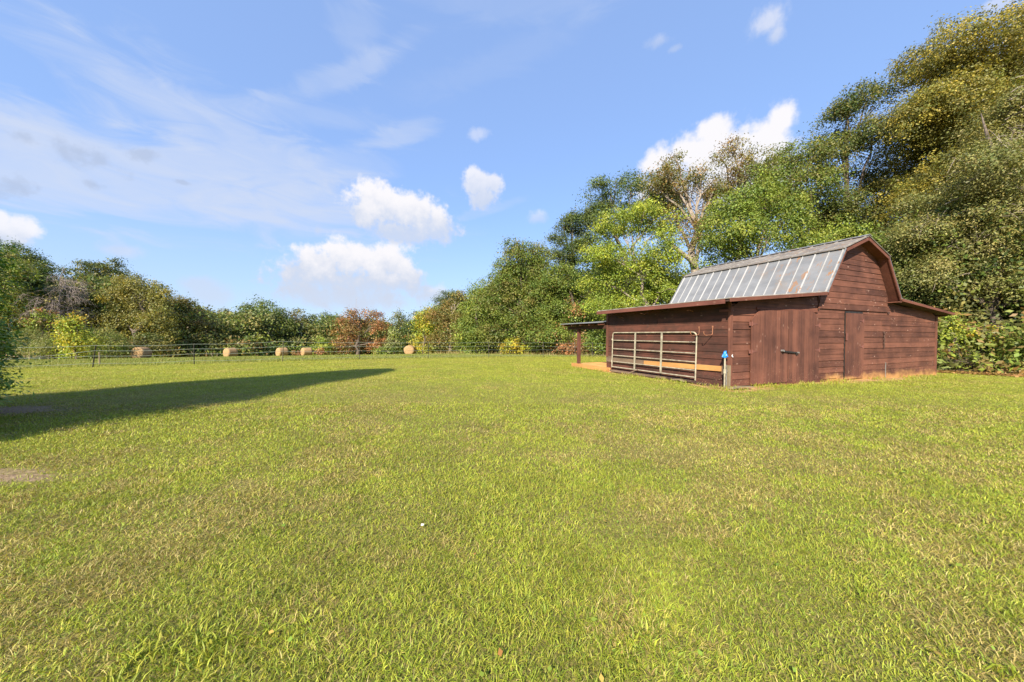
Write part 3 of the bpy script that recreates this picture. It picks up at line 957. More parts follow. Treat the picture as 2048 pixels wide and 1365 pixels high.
stick('bark_slab', 'curled slab of pale bark lying below the near gate post', 'bark', on_barn(-.30, 1.05, .03), on_barn(-.34, 1.45, .04), .10, .03, M_post, sag=.03)
# ---------------------------------------------------------------- trees
LEAF_GAIN = np.array([1.75, 1.66, 1.25])
def unit(a):
    return a / np.maximum(np.linalg.norm(a, axis=1, keepdims=True), 1e-9)

def leaf_quads(P, out, r, L, Wd, upbias=.45, outbias=.85, rand=.75, droop=.0):
    """diamond leaves at P, facing mostly up and outwards"""
    n = len(P)
    nr = unit(out * outbias + np.array([0, 0, upbias]) + r.normal(0, rand, (n, 3)))
    a = r.normal(0, 1, (n, 3)); a[:, 2] -= droop
    a = unit(a - nr * (a * nr).sum(1, keepdims=True))
    b = np.cross(nr, a)
    s = r.uniform(.65, 1.3, (n, 1))
    l = L * s * .5; w = Wd * s * .5
    V = np.stack([P - a * l, P + b * w - a * l * .15, P + a * l, P - b * w - a * l * .15], 1).reshape(-1, 3)
    return V

GOLD = ((.205, .180, .042), (.165, .160, .040), (.240, .200, .044), (.125, .138, .038))
OLIVE = ((.130, .130, .045), (.100, .105, .040), (.165, .150, .055), (.085, .095, .035))
GREYOL = ((.165, .170, .072), (.125, .138, .058), (.205, .192, .090), (.100, .122, .052))
DARK = ((.055, .085, .026), (.042, .070, .024), (.075, .100, .028), (.060, .072, .028))
MID = ((.085, .125, .030), (.110, .145, .032), (.065, .105, .028), (.125, .150, .036))
BRIGHT = ((.190, .235, .036), (.150, .200, .034), (.235, .255, .042), (.120, .165, .034))
LIGHT = ((.120, .170, .036), (.155, .200, .040), (.095, .140, .034), (.180, .205, .044))
BROWN = ((.150, .100, .042), (.120, .092, .038), (.185, .118, .045), (.105, .100, .038))
RUST = ((.215, .105, .058), (.175, .090, .052), (.250, .130, .068), (.150, .100, .050))
YELLOW = ((.330, .270, .035), (.260, .235, .035), (.380, .260, .040), (.170, .180, .035))
PINE = ((.045, .070, .024), (.060, .085, .026), (.038, .058, .022), (.080, .095, .030))
PALE = ((.200, .215, .110), (.150, .175, .075), (.240, .250, .140), (.120, .150, .060))

def crown_arrays(lobes, r, L, Wd, pal, cover=2.3, per=34, clump=.45, flat=.7, shell=(.55, 1.02), lowcut=-.55, droop=.3, pal2=None, p2=0.0, rand=.75, sub=0):
    V = []; C = []; tips = []
    for c, rad in lobes:
        c = np.array(c, float); rad = np.array(rad, float)
        area = math.pi * rad[0] * rad[2]
        n_leaf = max(60, int(cover * area / (L * Wd * .5)))
        ncl = max(5, n_leaf // per)
        d = unit(r.normal(0, 1, (ncl * 3, 3)))
        d = d[d[:, 2] > lowcut][:ncl]
        k = r.uniform(shell[0], shell[1], (len(d), 1)) ** .8
        if sub:                               # a lobe is a bunch of smaller boughs with gaps between them
            sd = unit(r.normal(0, 1, (sub, 3)) * np.array([1, 1, .9]))
            sc = c + sd * rad * r.uniform(.40, .80, (sub, 1))
            sr = rad * r.uniform(.34, .60, (sub, 1)) * np.array([1.0, 1.0, .92])
            si = r.randint(0, sub, len(d))
            cc = sc[si] + d * sr[si] * k
        else:
            cc = c + d * rad * k
        tips.append(cc)
        cr = clump * r.uniform(.6, 1.35, len(d))
        m = per
        off = r.normal(0, .5, (len(d), m, 3)) * cr[:, None, None] * np.array([1, 1, flat])
        P = (cc[:, None, :] + off).reshape(-1, 3)
        P[:, 2] -= (np.repeat(cr, m) * droop * (np.hypot(off[..., 0], off[..., 1]).ravel() / np.repeat(cr, m)) ** 2)
        o = unit(np.repeat(d, m, 0) * .6 + unit(off.reshape(-1, 3)) * 1.0)
        V.append(leaf_quads(P, o, r, L, Wd, droop=droop, rand=rand))
        pi = r.randint(0, len(pal), len(d))
        base = np.array(pal)[pi]
        if pal2 is not None:
            m2 = r.rand(len(d)) < p2
            base[m2] = np.array(pal2)[r.randint(0, len(pal2), m2.sum())]
        base = base * r.uniform(.82, 1.18, (len(d), 1))
        colr = np.repeat(base, m, 0) * r.uniform(.75, 1.25, (len(P), 1)) * r.uniform(.94, 1.06, (len(P), 3))
        C.append(colr)
    return np.concatenate(V), np.concatenate(C), np.concatenate(tips)

def leaf_obj(name, V, C, parent=None, material=None):
    nf = len(V) // 4
    C = np.clip(C * LEAF_GAIN, 0, .6)
    return fast_mesh(name, V, np.arange(len(V)), np.full(nf, 4), material or M_leaf, parent, cols=C)

def limb(mb, a, b, r0, r1, rr, sag=.12, n=6, seg=5, wig=.08):
    a = np.array(a, float); b = np.array(b, float)
    L = np.linalg.norm(b - a)
    pts = []; rad = []
    for i in range(seg + 1):
        t = i / seg
        p = a + (b - a) * t
        p[2] += sag * L * math.sin(math.pi * t)
        if 0 < i < seg: p += rr.normal(0, wig * L / seg, 3)
        pts.append(p); rad.append(r0 + (r1 - r0) * t)
    mb.tube(pts, rad, n, caps=False)
    return pts

def tree(name, label, cat, Z, bx, lobes_px, pal, leaf=1.0, twig_bark=None, cover=2.3, group=None, trunk=.28, bark=None, limbs=9, twigs=26, bare=0, depth=.85, seed=0, clump=1.0, narrow=.55, flat=.7, lowcut=-.4, pal2=None, p2=0, shell=(.62, 1.03), droop=.3, extra=None, per=58, rand=.55, sub=12):
    r = np.random.RandomState(seed + 11)
    x0 = float(at(bx, 690, Z)[0])
    base = np.array([x0, Z, gz1(x0, Z)])
    t = empty(name, base)
    tag(t, label, cat, group)
    lob = []
    for (px, py, rx, ry) in lobes_px:
        zz = Z + r.uniform(-.5, .9) * rx * Z / F
        c = at(px, py, zz)
        s = zz / F
        lob.append((c - base, (rx * s, rx * s * depth, ry * s)))
    Ls = leaf * (.052 + .0036 * Z)
    V, C, tips = crown_arrays(lob, r, Ls, Ls * narrow, pal, cover * 1.7, per, clump * (.34 + .0125 * Z), flat, shell, lowcut, droop, pal2, p2, rand, sub)
    mb = MB()
    tops = np.array([l[0] for l in lob])
    zt = max(l[0][2] + l[1][2] * .5 for l in lob)
    cx = tops[:, 0].mean(); cy = tops[:, 1].mean() + (.45 * np.mean([l[1][1] for l in lob]) if sub else 0)
    pts = []; rad = []
    seg = 9
    for i in range(seg + 1):
        k = i / seg
        p = np.array([cx * k ** 1.6, cy * k ** 1.6, zt * k * .96]) + (r.normal(0, .022 * zt, 3) * np.array([1, 1, 0]) if 0 < i else 0)
        if i == 0: p[2] = -.3
        pts.append(p); rad.append(trunk * (1.25 - .25 * min(1, i)) * (1 - k) ** .75 + .02)
    mb.tube(pts, rad, 9, caps=False)
    P = np.array(pts)
    order = r.permutation(len(lob))[:limbs]
    for i in order:
        c, rd = lob[i]
        zs = max(zt * .16, min(c[2] * .72, zt * .8))
        k = int(np.argmin(abs(P[:, 2] - zs)))
        ep = limb(mb, P[k], c, rad[k] * .55, .03 + trunk * .08, r, .05)
        near = tips[np.argsort(np.linalg.norm(tips - c, axis=1))[:60]]
        for q in near[r.permutation(len(near))[:max(2, twigs // max(1, len(order)))]]:
            limb(mb, ep[r.randint(2, 5)], q, .018 + trunk * .07, .010, r, .06, 5, 3)
    for q in range(bare):
        tp = tips[r.randint(len(tips))]
        d = unit(np.array([tp - np.array([cx, cy, tp[2] - .6])]))[0]
        e = tp + d * r.uniform(.5, 1.4) + np.array([r.normal(0, .35), r.normal(0, .35), r.uniform(-.5, .35)])
        s = tp - d * r.uniform(.5, 1.6) - np.array([0, 0, r.uniform(-.2, .5)])
        ep = limb(mb, s, e, .017, .005, r, .03, 4, 4, .12)
        for j in range(2):
            limb(mb, ep[2 + j], ep[2 + j] + d * .5 + r.normal(0, .3, 3), .009, .004, r, .02, 4, 2)
    if twig_bark:
        tm = MB()
        side = tips[np.argsort(tips[:, 1] - .35 * np.abs(tips[:, 0]))[:len(tips) // 2]]
        pick = lambda: side[r.randint(len(side))]
        for q in range(170):
            tp = side[r.randint(len(side))]
            e = tp + np.array([r.normal(0, .5), -r.uniform(.1, .6), r.uniform(-.35, .5)])
            s = tp + np.array([r.normal(0, .7) + (cx - tp[0]) * .25, r.uniform(.0, .5), r.uniform(-.6, .2)])
            ep = limb(tm, s, e, .022, .008, r, .03, 4, 4, .14)
            for j in range(3):
                limb(tm, ep[1 + j], ep[1 + j] + r.normal(0, .45, 3), .012, .006, r, .02, 4, 2)
        tag(tm.build('bare_twigs', twig_bark, t), None, None, None, 'stuff')
    if extra:
        for a, b, ra, rb in extra:
            pa = at(a[0], a[1], Z) - base; pb = at(b[0], b[1], Z - .8) - base
            ep = limb(mb, pa, pb, ra, rb, r, .02, 8, 6, .1)
            limb(mb, ep[4], ep[4] + (ep[6] - ep[4]) * .9 + np.array([0, 0, .9]), rb, .02, r, .05, 6, 3)
    mb.build('trunk', bark or M_bark, t)
    leaf_obj('crown', V, C, t)
    return t

tree('maple_tree', 'tallest golden olive maple, rising above everything behind the barn on the right', 'tree', 25, 1915,
     [(1965, 105, 100, 72), (1860, 165, 85, 75), (2062, 120, 90, 90), (1835, 270, 80, 80), (1940, 240, 105, 100), (2050, 280, 100, 110), (1812, 385, 68, 68), (1895, 400, 105, 90), (2010, 430, 110, 100), (1800, 480, 60, 60), (1880, 540, 90, 90), (2080, 60, 60, 40), (1860, 330, 80, 70), (1975, 340, 90, 80), (1890, 230, 70, 70), (1990, 190, 80, 70), (1850, 470, 80, 70), (1960, 520, 90, 80)], GOLD, pal2=OLIVE, p2=.5, trunk=.42, limbs=11, twigs=40, bare=40, seed=1, cover=2.1)
tree('broad_tree', 'grey olive tree with many bare pale twigs, nearest at the right edge', 'tree', 18.4, 2002,
     [(2050, 245, 80, 90), (1985, 340, 95, 80), (2090, 350, 100, 120), (1900, 420, 95, 62), (1845, 480, 70, 50), (1960, 470, 110, 75), (2060, 480, 100, 90), (1835, 545, 52, 42), (1905, 560, 90, 52), (2000, 565, 100, 56), (2085, 590, 80, 60), (2150, 250, 80, 120)], GREYOL, pal2=OLIVE, p2=.4, trunk=.26, limbs=12, twigs=60, twig_bark=M_bark_pale, seed=2, cover=1.75, leaf=1.05, narrow=.42, bark=M_bark, droop=.5)
tree('broad_tree', 'dark green tree whose narrow top stands left of the golden maple', 'tree', 28, 1712,
     [(1695, 208, 46, 40), (1738, 196, 36, 30), (1690, 280, 56, 46), (1745, 275, 40, 50), (1652, 330, 46, 42), (1722, 370, 60, 50), (1665, 410, 60, 50), (1770, 440, 50, 60), (1720, 450, 60, 40)], DARK, pal2=OLIVE, p2=.4, trunk=.32, seed=3, cover=1.7, bare=20)
tree('broad_tree', 'mid green tree with open gaps just left of the dark narrow topped tree', 'tree', 29, 1600,
     [(1592, 322, 52, 32), (1540, 338, 46, 34), (1620, 380, 62, 52), (1560, 410, 66, 56), (1640, 300, 36, 30), (1650, 450, 60, 50)], MID, pal2=OLIVE, p2=.35, trunk=.28, seed=4, cover=1.6, bare=20)
tree('maple_tree', 'light green maple standing directly behind the barn roof ridge', 'tree', 23.5, 1518,
     [(1500, 410, 62, 42), (1450, 436, 52, 42), (1562, 440, 62, 44), (1478, 480, 72, 42), (1590, 490, 70, 40), (1525, 372, 36, 26), (1440, 510, 50, 40), (1640, 500, 60, 40), (1700, 480, 50, 45)], LIGHT, pal2=MID, p2=.45, trunk=.2, seed=5, cover=2.0)
tree('oak_tree', 'sparse brown topped oak with its crown against the big cloud', 'tree', 34, 1462,
     [(1468, 293, 34, 14), (1500, 312, 26, 14), (1445, 318, 26, 14), (1478, 342, 42, 20), (1540, 345, 50, 28), (1450, 378, 46, 30), (1508, 378, 40, 26), (1560, 390, 40, 30)], BROWN, pal2=OLIVE, p2=.4, trunk=.30, bark=M_bark_pale, seed=6, cover=1.2, twigs=50, bare=14, lowcut=-.3)
tree('oak_tree', 'brown leaved oak with a thick pale trunk and a bare limb reaching left', 'tree', 30, 1392,
     [(1352, 320, 32, 10), (1338, 352, 44, 16), (1300, 370, 44, 18), (1402, 352, 36, 20), (1425, 385, 36, 24), (1368, 384, 50, 22), (1425, 430, 36, 34), (1345, 425, 46, 30), (1400, 470, 44, 40)], BROWN, pal2=OLIVE, p2=.55, trunk=.50, bark=M_bark_pale, seed=7, cover=1.15, twigs=46, limbs=9, lowcut=-.3, extra=[((1390, 530), (1302, 455), .24, .07)])
tree('young_tree', 'bright yellow green tree with a slim pale stem left of the barn roof', 'tree', 27, 1303,
     [(1290, 420, 40, 18), (1240, 448, 54, 32), (1312, 456, 46, 34), (1200, 506, 40, 40), (1270, 515, 70, 44), (1332, 510, 36, 44), (1200, 566, 42, 40), (1280, 590, 76, 36), (1332, 570, 46, 36), (1240, 606, 60, 20), (1195, 612, 36, 26)], BRIGHT, pal2=LIGHT, p2=.35, trunk=.16, bark=M_bark_pale, limbs=11, seed=8, cover=1.9, bare=30)
tree('broad_tree', 'dark leafy tree behind the bright yellow green one', 'tree', 38, 1240,
     [(1222, 378, 42, 24), (1264, 366, 40, 22), (1190, 418, 46, 32), (1158, 440, 34, 26), (1312, 366, 52, 26), (1280, 406, 60, 30), (1220, 450, 60, 40), (1330, 420, 50, 50), (1180, 500, 40, 50)], DARK, pal2=MID, p2=.2, trunk=.34, seed=9, cover=1.5, bare=12)
tree('pine_tree', 'dark pine with layered branches between the round oak and the yellow green tree', 'tree', 40, 1140,
     [(1146, 436, 18, 10), (1128, 452, 30, 9), (1158, 462, 30, 10), (1118, 474, 28, 9), (1148, 488, 38, 11), (1122, 504, 36, 11), (1152, 520, 40, 13), (1130, 545, 40, 15), (1150, 575, 40, 20)], PINE, trunk=.26, seed=10, cover=2.4, narrow=.3, leaf=1.2, flat=.45, lowcut=-.8)
tree('oak_tree', 'large rounded green oak on the wood edge right of the yellow trees', 'tree', 37, 1050,
     [(1040, 502, 40, 24), (1076, 514, 44, 34), (1008, 548, 38, 34), (1052, 570, 56, 46), (1095, 580, 40, 56), (988, 606, 36, 36), (1036, 640, 56, 44), (975, 664, 42, 34), (1080, 660, 50, 40), (1010, 590, 46, 40)], MID, pal2=OLIVE, p2=.3, trunk=.34, seed=11, cover=2.0)
tree('broad_tree', 'grey green tree with a rusty patch behind the porch', 'tree', 34, 1150,
     [(1130, 560, 40, 40), (1168, 590, 36, 46), (1110, 620, 46, 44), (1160, 640, 46, 44), (1100, 670, 50, 36), (1180, 680, 50, 36)], MID, pal2=RUST, p2=.1, trunk=.24, seed=12, cover=2.0)
tree('broad_tree', 'fresh green tree at the left foot of the rounded oak', 'tree', 40, 952,
     [(962, 586, 24, 26), (948, 628, 30, 38), (975, 640, 32, 40), (932, 664, 30, 34), (955, 690, 36, 22)], LIGHT, pal2=MID, p2=.5, trunk=.2, seed=13, cover=2.0)
tree('broad_tree', 'olive brown tree with a thin straight pale trunk beside the yellow tree', 'tree', 45, 898,
     [(905, 606, 32, 18), (925, 598, 26, 18), (882, 632, 26, 28), (915, 646, 34, 36), (895, 684, 40, 26), (930, 672, 30, 30)], BROWN, pal2=OLIVE, p2=.55, trunk=.2, bark=M_bark_pale, seed=14, cover=1.5)
tree('young_tree', 'clear yellow tree with orange lower leaves on the wood edge', 'tree', 47, 848,
     [(858, 622, 16, 14), (846, 645, 20, 20), (856, 662, 20, 22), (840, 684, 22, 22), (856, 698, 22, 12)], YELLOW, pal2=BRIGHT, p2=.45, trunk=.14, seed=15, cover=2.0)
tree('pine_tree', 'dark flat topped pine behind the olive brown tree', 'tree', 54, 894,
     [(897, 588, 20, 7), (884, 599, 20, 8), (912, 601, 22, 9), (892, 615, 30, 11), (870, 625, 20, 12)], PINE, trunk=.24, seed=16, cover=2.2, narrow=.3, flat=.45)
tree('broad_tree', 'dark green tree behind the left side of the yellow tree', 'tree', 62, 832,
     [(840, 636, 20, 12), (824, 650, 18, 14), (822, 680, 22, 30), (835, 668, 20, 20)], DARK, trunk=.26, seed=17, cover=2.0)
tree('poplar_tree', 'pointed dark green tree left of the gap in the wood', 'tree', 66, 796,
     [(795, 628, 9, 9), (796, 644, 17, 13), (793, 664, 24, 18), (795, 688, 28, 22)], DARK, pal2=OLIVE, p2=.4, trunk=.2, seed=18, cover=2.2)
tree('cedar_tree', 'small pale silvery cone shaped cedar in front of the pointed dark tree', 'tree', 55, 787,
     [(787, 661, 6, 8), (787, 675, 11, 11), (787, 692, 16, 14)], PALE, pal2=LIGHT, p2=.2, trunk=.1, seed=19, cover=2.4)
tree('oak_tree', 'rust brown spreading oak in the middle of the far wood', 'tree', 58, 714,
     [(708, 627, 26, 7), (742, 630, 24, 9), (694, 640, 24, 12), (726, 648, 26, 14), (752, 654, 18, 18), (700, 662, 26, 11), (725, 690, 46, 13), (684, 694, 24, 13), (756, 688, 18, 14), (694, 678, 24, 10)], RUST, pal2=BROWN, p2=.35, trunk=.26, seed=20, cover=1.8, twigs=60, limbs=10)
tree('broad_tree', 'low dark green tree left of the rust brown oak', 'tree', 68, 645,
     [(644, 637, 22, 10), (622, 644, 16, 14), (664, 646, 18, 18), (640, 668, 34, 26), (660, 692, 24, 18), (625, 692, 24, 18)], DARK, pal2=MID, p2=.3, trunk=.3, seed=21, cover=1.9, bark=M_bark_pale)
tree('broad_tree', 'brownish green tree right of the big round topped far oak', 'tree', 66, 590,
     [(590, 628, 18, 10), (580, 646, 20, 18), (600, 656, 20, 24), (588, 690, 26, 20)], OLIVE, pal2=BROWN, p2=.35, trunk=.3, seed=22, cover=1.8, bark=M_bark_pale)
tree('oak_tree', 'big round topped green oak standing highest in the far wood', 'tree', 62, 522,
     [(524, 605, 20, 9), (502, 620, 26, 14), (550, 626, 22, 18), (486, 642, 22, 20), (538, 652, 34, 28), (500, 668, 32, 28), (545, 690, 30, 20), (482, 690, 26, 20), (566, 648, 16, 20)], MID, pal2=DARK, p2=.45, trunk=.36, seed=23, cover=1.9)
tree('broad_tree', 'dark tree with a thin flat top left of the big far oak', 'tree', 68, 445,
     [(440, 625, 22, 7), (426, 640, 20, 14), (462, 642, 18, 20), (442, 668, 30, 28), (465, 692, 22, 18)], DARK, pal2=OLIVE, p2=.4, trunk=.3, seed=24, cover=1.7)
tree('oak_tree', 'brown and olive oak at the right end of the left wood', 'tree', 50, 372,
     [(368, 604, 26, 14), (346, 624, 30, 22), (396, 634, 24, 28), (340, 668, 38, 32), (390, 680, 36, 28), (366, 645, 34, 28), (412, 660, 16, 26)], BROWN, pal2=OLIVE, p2=.6, trunk=.34, seed=25, cover=1.9, bare=16)
tree('oak_tree', 'wide olive green oak behind the nearest hay bale', 'tree', 45, 278,
     [(252, 562, 26, 14), (282, 580, 36, 24), (316, 590, 26, 24), (242, 594, 36, 28), (292, 628, 44, 36), (240, 640, 36, 32), (318, 650, 30, 40), (260, 680, 40, 24)], OLIVE, pal2=GOLD, p2=.3, trunk=.36, seed=26, cover=1.9, bare=16)
tree('pine_tree', 'dark domed pine rising behind the olive oak', 'tree', 52, 190,
     [(194, 534, 38, 11), (162, 547, 32, 12), (220, 546, 28, 13), (238, 528, 12, 12), (186, 570, 44, 20), (160, 590, 36, 22), (214, 590, 30, 24)], PINE, pal2=OLIVE, p2=.25, trunk=.3, seed=27, cover=2.0, flat=.5)
tree('broad_tree', 'tall dark green tree in the top left corner of the wood', 'tree', 47, 55,
     [(10, 502, 45, 18), (58, 516, 32, 18), (88, 544, 26, 20), (36, 556, 56, 36), (92, 590, 34, 36), (20, 620, 60, 50), (80, 640, 40, 40), (-60, 540, 50, 50)], DARK, pal2=MID, p2=.3, trunk=.4, seed=28, cover=1.9)
tree('broad_tree', 'lighter yellowish green tree at the left edge before the tall dark one', 'tree', 40, -30,
     [(8, 520, 30, 22), (24, 552, 24, 28), (0, 580, 34, 36), (30, 610, 26, 30), (-50, 560, 50, 60)], LIGHT, pal2=OLIVE, p2=.5, trunk=.24, seed=29, cover=1.9)
tree('young_tree', 'small glowing yellow green tree left of the leaning fence post', 'tree', 34, 150,
     [(150, 638, 18, 10), (142, 655, 24, 15), (158, 664, 22, 16), (140, 680, 26, 18), (164, 690, 24, 20), (150, 704, 30, 12)], BRIGHT, pal2=YELLOW, p2=.35, trunk=.1, seed=30, cover=2.2, leaf=1.15)

# bare dead tree
def dead_tree():
    r = np.random.RandomState(77)
    Z = 42.0
    x0 = float(at(118, 690, Z)[0]); base = np.array([x0, Z, gz1(x0, Z)])
    t = empty('dead_tree', base)
    tag(t, 'grey leafless dead tree with drooping twigs in the left wood', 'tree')
    mb = MB()
    def grow(p, d, L, rad, lev):
        pts = [p]; rr = [rad]
        q = p.copy(); dd = d.copy()
        for i in range(4):
            dd = unit(np.array([dd + r.normal(0, .16, 3) + np.array([0, 0, -.06 * lev])]))[0]
            q = q + dd * L / 4
            pts.append(q.copy()); rr.append(rad * (1 - .17 * (i + 1)))
        mb.tube(pts, rr, 6 if lev < 2 else 4, caps=False)
        if lev < 4:
            for k in range(5 if lev < 3 else 4):
                s = pts[r.randint(1, 5)]
                nd = unit(np.array([dd * .6 + r.normal(0, .62, 3) + np.array([0, 0, -.12])]))[0]
                grow(np.array(s), nd, L * r.uniform(.5, .72), max(.012, rad * .5), lev + 1)
    top = at(122, 556, Z) - base
    limb(mb, (0, 0, -.3), top, .20, .02, r, 0, 8, 7, .05)
    for k in range(17):
        h = top[2] * r.uniform(.42, .97)
        a = r.uniform(0, 2 * math.pi)
        grow(np.array([top[0] * h / top[2], top[1] * h / top[2], h]), unit(np.array([[math.cos(a) * 1.2, math.sin(a) * .7, r.uniform(-.1, .45)]]))[0], r.uniform(1.7, 2.9), .055, 1)
    mb.build('trunk', M_bark_grey, t)
dead_tree()

# the low spreading tree at the left edge whose shadow lies over the lawn
def edge_tree():
    r = np.random.RandomState(31)
    bx, by = -10.1, 2.95
    base = np.array([bx, by, gz1(bx, by)])
    t = empty('maple_tree', base)
    tag(t, 'full green maple with drooping sprays cut off by the left edge of the photo', 'tree')
    H = 8.3
    n = 15000
    zz = .45 + (H - .45) * r.rand(n) ** 1.35
    zz[8200:] = .42 + 2.7 * r.rand(n - 8200) ** .85
    k = np.clip((zz - .3) / (H - .3), 0, 1)
    rad = 3.14 * np.clip(1 - k, 0, 1) ** .50 * np.clip(.86 + zz * .14 / .8, 0, 1)
    a = r.uniform(0, 2 * math.pi, n)
    a[8200:] = r.uniform(.3, 1.75, n - 8200)
    rad = rad * np.minimum(np.where(zz > 2.6, .35, .66) + np.where(zz > 2.6, 1.15, .68) * fbm(a * 2.0 + 9, zz * .85 + 4, 71, 3), np.where(zz > 2.6, 1.15, 1.06))
    rad[8200:] = (3.10 - .07 * zz[8200:]) * (.90 + .18 * fbm(a[8200:] * 5, zz[8200:] * 2.2, 72, 2))
    rf = r.uniform(.45, 1.03, n) ** .5
    cc = np.stack([np.cos(a) * rad * rf, np.sin(a) * rad * rf, zz], 1)
    m = 34
    off = r.normal(0, 1, (n, m, 3)) * np.array([.16, .16, .06])
    rl = np.hypot(off[..., 0], off[..., 1])
    off[..., 2] -= rl * .45
    P = (cc[:, None, :] + off).reshape(-1, 3)
    od = np.stack([np.cos(a), np.sin(a), np.full(n, .25)], 1)
    V = leaf_quads(P, np.repeat(od, m, 0), r, .085, .030, upbias=.9, outbias=.5, rand=.45, droop=.9)
    pal = np.array([(.085, .165, .032), (.120, .200, .036), (.070, .140, .030), (.165, .220, .040)])
    base_c = pal[r.randint(0, 4, n)] * r.uniform(.8, 1.2, (n, 1))
    red = (r.rand(n) < .10) & (zz > 1.7) & (zz < 2.1)
    base_c[red] = (.26, .12, .05)
    C = np.repeat(base_c, m, 0) * r.uniform(.8, 1.2, (n * m, 1))
    mb = MB()
    limb(mb, (0, 0, -.3), (0, 0, H * .9), .2, .03, r, 0, 9, 7, .02)
    for q in cc[r.permutation(n)[:70]]:
        limb(mb, (0, 0, max(.5, q[2] * .75)), q, .035, .008, r, .04, 5, 3)
    mb.build('trunk', M_bark, t)
    leaf_obj('crown', V, C, t)
edge_tree()

# shrubs along the wood edge
def shrub(name, label, Z, lobes, pal, seed, group=None, **kw):
    a = dict(sub=0, trunk=.05, limbs=5, twigs=16, cover=2.6, lowcut=-.9, shell=(.3, 1.0), clump=.7, depth=1.0)
    a.update(kw)
    return tree(name, label, 'shrub', Z, lobes[0][0], lobes, pal, seed=seed, group=group, **a)
shrub('leafy_shrub', 'bright leafy shrub touching the right end of the barn', 16.6, [(1902, 692, 32, 36), (1890, 650, 18, 26), (1930, 716, 28, 22)], BRIGHT, 41, pal2=LIGHT, p2=.4)
shrub('leafy_shrub', 'broad yellow green shrub in front of the twiggy tree trunk', 16.4, [(1972, 692, 40, 34), (1950, 668, 28, 22), (2000, 712, 34, 24)], LIGHT, 42, pal2=YELLOW, p2=.22)
shrub('leafy_shrub', 'rounded green shrub at the right edge below the twiggy tree', 15.8, [(2040, 694, 38, 36), (2075, 680, 30, 36), (2020, 722, 28, 18)], LIGHT, 43, pal2=MID, p2=.4)
shrub('bramble_shrub', 'brown tangled bramble at the foot of the bright leafy shrub', 15.9, [(1950, 728, 26, 12), (1985, 732, 22, 10)], BROWN, 44, bare=50, cover=1.5)
shrub('leafy_shrub', 'red brown bush beside the porch post', 31.0, [(1150, 694, 28, 13), (1128, 700, 20, 10), (1172, 690, 18, 14)], RUST, 45, bare=20, cover=1.8)
shrub('leafy_shrub', 'yellow flowering bush behind the fence below the rounded oak', 36.0, [(1020, 692, 20, 13), (1042, 698, 18, 10), (1030, 680, 10, 8)], YELLOW, 46, pal2=LIGHT, p2=.5)
shrub('leafy_shrub', 'green bush seen through the open porch', 29.5, [(1190, 682, 26, 24), (1210, 668, 18, 26), (1235, 690, 24, 18)], LIGHT, 47, pal2=MID, p2=.4)
shrub('leafy_shrub', 'low bright green bush left of the lone far hay bale', 54, [(780, 700, 22, 8), (760, 702, 16, 7)], MID, 48, pal2=LIGHT, p2=.4)
shrub('leafy_shrub', 'round yellow green bush left of the rust brown oak foot', 55, [(645, 692, 22, 13), (630, 700, 16, 8)], LIGHT, 49, pal2=BRIGHT, p2=.3)
shrub('leafy_shrub', 'small reddish bush beside the low distant bale', 50, [(640, 703, 8, 7), (594, 706, 10, 4)], RUST, 50)
shrub('leafy_shrub', 'olive bush behind the second hay bale from the left', 52, [(440, 698, 30, 12), (470, 692, 22, 12)], DARK, 51, pal2=BROWN, p2=.3)
shrub('willow_shrub', 'grey green willowy shrub left of the glowing small tree', 38, [(82, 688, 34, 22), (60, 676, 24, 22), (105, 694, 24, 20)], GREYOL, 52, narrow=.25, pal2=MID, p2=.3)
shrub('willow_shrub', 'grey green willowy shrub right of the glowing small tree', 38, [(212, 680, 26, 26), (196, 698, 22, 16), (236, 694, 24, 18)], GREYOL, 53, narrow=.25, pal2=LIGHT, p2=.4)
shrub('leafy_shrub', 'low olive branchy shrub behind the nearest hay bale', 42, [(292, 672, 28, 8), (300, 692, 30, 16)], OLIVE, 54, pal2=DARK, p2=.35)
shrub('leafy_shrub', 'light green bush with a rusty cap at the foot of the dead tree', 40, [(84, 628, 16, 10), (76, 646, 18, 10)], LIGHT, 55, pal2=RUST, p2=.25)

